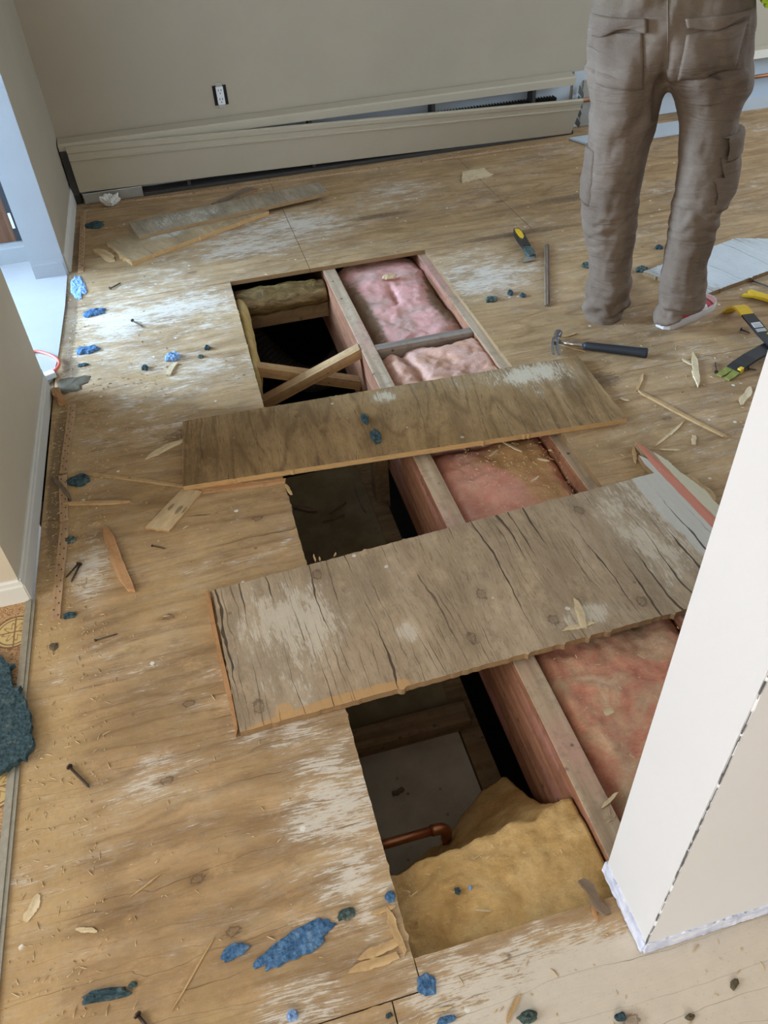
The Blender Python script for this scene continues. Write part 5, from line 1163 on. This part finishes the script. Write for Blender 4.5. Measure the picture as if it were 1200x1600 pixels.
# body above the frame: shirt, arms, head
def skin_chain(name, vs, es, rad, mat, parent, sub=2):
    me = bpy.data.meshes.new(name); me.from_pydata(vs, es, []); ob = bpy.data.objects.new(name, me); C.objects.link(ob)
    sk = ob.modifiers.new('s', 'SKIN'); me.skin_vertices[0].data[0].use_root = True
    for i, r in enumerate(rad): me.skin_vertices[0].data[i].radius = (r, r) if not isinstance(r, tuple) else r
    ob.modifiers.new('u', 'SUBSURF').levels = sub
    d_ = bpy.context.evaluated_depsgraph_get(); m2 = bpy.data.meshes.new_from_object(ob.evaluated_get(d_)); bpy.data.objects.remove(ob)
    for p in m2.polygons: p.use_smooth = True
    m2.name = name; return link(name, m2, mat, parent)
kL, kR = (atp(957, 305, 0.03)), (atp(1093, 310, 0.0))
v = [(0, 0.03, 0.98), (0, 0.03, 1.2), (0, 0.03, 1.42), (0, 0.035, 1.53), (0, 0.045, 1.60), (0, 0.055, 1.68), (0, 0.065, 1.76),
     (-0.2, 0.03, 1.44), (-0.25, 0.07, 1.17), (-0.16, 0.27, 1.13), (-0.13, 0.31, 1.13), (0.2, 0.03, 1.44), (0.25, 0.07, 1.17), (0.16, 0.27, 1.13), (0.13, 0.31, 1.13),
     (-0.1, 0.03, 0.86), (kL.x, 0.035, 0.45), (aL.x, 0.05, 0.10), (0.1, 0.03, 0.86), (kR.x, 0.005, 0.45), (aR.x + 0.01, -0.02, 0.10)]
v = [(x + HC, y, z) if k < 15 or k == 15 or k == 18 else (x, y, z) for k, (x, y, z) in enumerate(v)]
e = [(0, 1), (1, 2), (2, 3), (3, 4), (4, 5), (5, 6), (2, 7), (7, 8), (8, 9), (9, 10), (2, 11), (11, 12), (12, 13), (13, 14), (0, 15), (15, 16), (16, 17), (0, 18), (18, 19), (19, 20)]
for s_, wi in ((-1, 10), (1, 14)):
    wx, wy, wz = v[wi]
    v.append((wx + s_ * -0.005, wy + 0.05, wz - 0.015)); pi = len(v) - 1; e.append((wi, pi))
    for k in range(4):
        bx_ = (k - 1.5) * 0.02; l = (0.07, 0.08, 0.076, 0.06)[k]
        v += [(wx + bx_, wy + 0.075, wz - 0.018), (wx + bx_ * 1.1, wy + 0.075 + l * 0.5, wz - 0.03), (wx + bx_ * 1.1, wy + 0.075 + l * 0.8, wz - 0.06)]; b_ = len(v) - 3
        e += [(pi, b_), (b_, b_ + 1), (b_ + 1, b_ + 2)]
    v += [(wx - s_ * 0.035, wy + 0.05, wz - 0.02), (wx - s_ * 0.05, wy + 0.085, wz - 0.035)]; b_ = len(v) - 2; e += [(pi, b_), (b_, b_ + 1)]
rad = [(0.13, 0.09), (0.13, 0.09), (0.15, 0.09), 0.06, 0.055, (0.075, 0.09), (0.07, 0.085), 0.06, 0.045, 0.034, 0.028, 0.06, 0.045, 0.034, 0.028, 0.05, 0.045, 0.03, 0.05, 0.045, 0.03]
while len(rad) < len(v): rad.append(0.0085)
rad[21] = rad[21 + 15] = 0.026
skin_chain('body', v, e, rad, m_skin, per)
bm = bmesh.new(); sh = [ring(HC, 0.025, z, rx, ry, 24) for z, rx, ry in ((1.075, 0.265, 0.165), (1.15, 0.25, 0.16), (1.3, 0.235, 0.15), (1.42, 0.24, 0.14), (1.49, 0.20, 0.12), (1.535, 0.11, 0.09), (1.55, 0.08, 0.078))]
loft(bm, sh); shirt = mesh('shirt', bm, m_hivis, per, smooth=True)
for s in (-1, 1):
    bm = bmesh.new(); add_tube(bm, [(HC + s * 0.13, 0.03, 1.465), (HC + s * 0.19, 0.03, 1.44), (HC + s * 0.235, 0.05, 1.3), (HC + s * 0.25, 0.07, 1.2)], [0.062, 0.075, 0.068, 0.064], 16); mesh('sleeve', bm, m_hivis, shirt, smooth=True)
bm = bmesh.new(); pz = atp(1203, 2, 0.0); add_box(bm, (pz.x - 0.025, -0.04, pz.z - 0.012), (pz.x + 0.025, 0.03, pz.z + 0.16)); bmesh.ops.bevel(bm, geom=bm.edges[:], offset=0.012, segments=2, affect='EDGES'); mesh('shirt_tail', bm, m_hivis, shirt)
bm = bmesh.new(); bmesh.ops.create_uvsphere(bm, u_segments=24, v_segments=16, radius=1)
for v_ in bm.verts:
    c = v_.co.copy(); v_.co = Vector((c.x * 0.094 + HC, c.y * 0.112 + 0.055, c.z * 0.105 + 1.765 - (0.03 if c.y < 0 else -0.03 * c.y)))
hr = mesh('hair', bm, m_hair, per, smooth=True)
for s in (-1, 1):
    bm = bmesh.new(); bmesh.ops.create_uvsphere(bm, u_segments=10, v_segments=8, radius=1)
    for v_ in bm.verts: v_.co = Vector((v_.co.x * 0.012 + s * 0.093 + HC, v_.co.y * 0.02 + 0.075, v_.co.z * 0.032 + 1.70))
    mesh('ear', bm, m_skin, per, smooth=True)
bm = bmesh.new(); loft(bm, [[Vector((x * w + HC, y, z)) for x in (-1, 1)] + [Vector((HC, y + h, z - 0.004))] for y, z, w, h in ((0.135, 1.74, 0.008, 0.008), (0.142, 1.70, 0.014, 0.024), (0.14, 1.69, 0.016, 0.008))]); mesh('nose', bm, m_skin, per)

# ------------------------------------------------------------------ loose shavings and sawdust grit (beyond counting)
verts = []; faces = []
zones = [(-0.6, -0.42, 0.3, 2.6, 900, 0), (-0.6, -0.48, 1.5, 3.6, 300, 0), (-0.6, 0.08, 0.1, 3.2, 420, 0), (1.0, 2.3, 1.2, 2.5, 300, 0), (0.05, 0.9, -0.1, 0.46, 160, 0), (-0.55, 1.8, 3.3, 4.4, 160, 0), (0.9, 1.35, 1.45, 1.95, 150, 0), (-0.6, -0.2, 2.1, 2.7, 260, 0),
         (0.64, 0.945, 1.42, 1.9, 420, -0.046), (0.6, 0.945, 0.6, 1.05, 90, -0.03), (0.112, 0.48, 0.5, 0.66, 120, -0.052), (0.515, 0.565, 0.6, 3.2, 60, -0.0185), (1.45, 1.8, 1.5, 2.0, 80, 0)]
for x0, x1, y0, y1, n, z in zones:
    for _ in range(n):
        x, y = random.uniform(x0, x1), random.uniform(y0, y1)
        if z == 0 and HX0 - 0.004 < x < HX1 + 0.004 and HY0 - 0.004 < y < HY1 + 0.004: continue
        if z == 0 and 0.47 < x and 0.37 < y < 0.55: continue
        l = random.choice((0.0015, 0.002, 0.003, 0.003, 0.005, 0.008)) * random.uniform(0.7, 1.3); w = random.uniform(0.0004, 0.0013); a = random.uniform(0, PI); h = random.uniform(0.0006, 0.002)
        zz = z + (random.uniform(0, 0.008) if z < -0.02 else 0.0)
        ca, sa_ = math.cos(a), math.sin(a); b = len(verts)
        for u, v_, t in ((-l, -w, 0), (l, -w * 0.6, 0), (l, w * 0.6, 0), (-l, w, 0), (0, 0, h * 2)): verts.append((x + u * ca - v_ * sa_, y + u * sa_ + v_ * ca, zz + t + 0.0003))
        faces += [(b, b + 1, b + 4), (b + 1, b + 2, b + 4), (b + 2, b + 3, b + 4), (b + 3, b, b + 4), (b + 3, b + 2, b + 1, b)]
me = bpy.data.meshes.new('sawdust_shavings'); me.from_pydata(verts, [], faces)
tag(link('sawdust_shavings', me, m_dust_chip), 'pale sawdust shavings strewn over the plywood floor', 'sawdust', None, 'stuff')
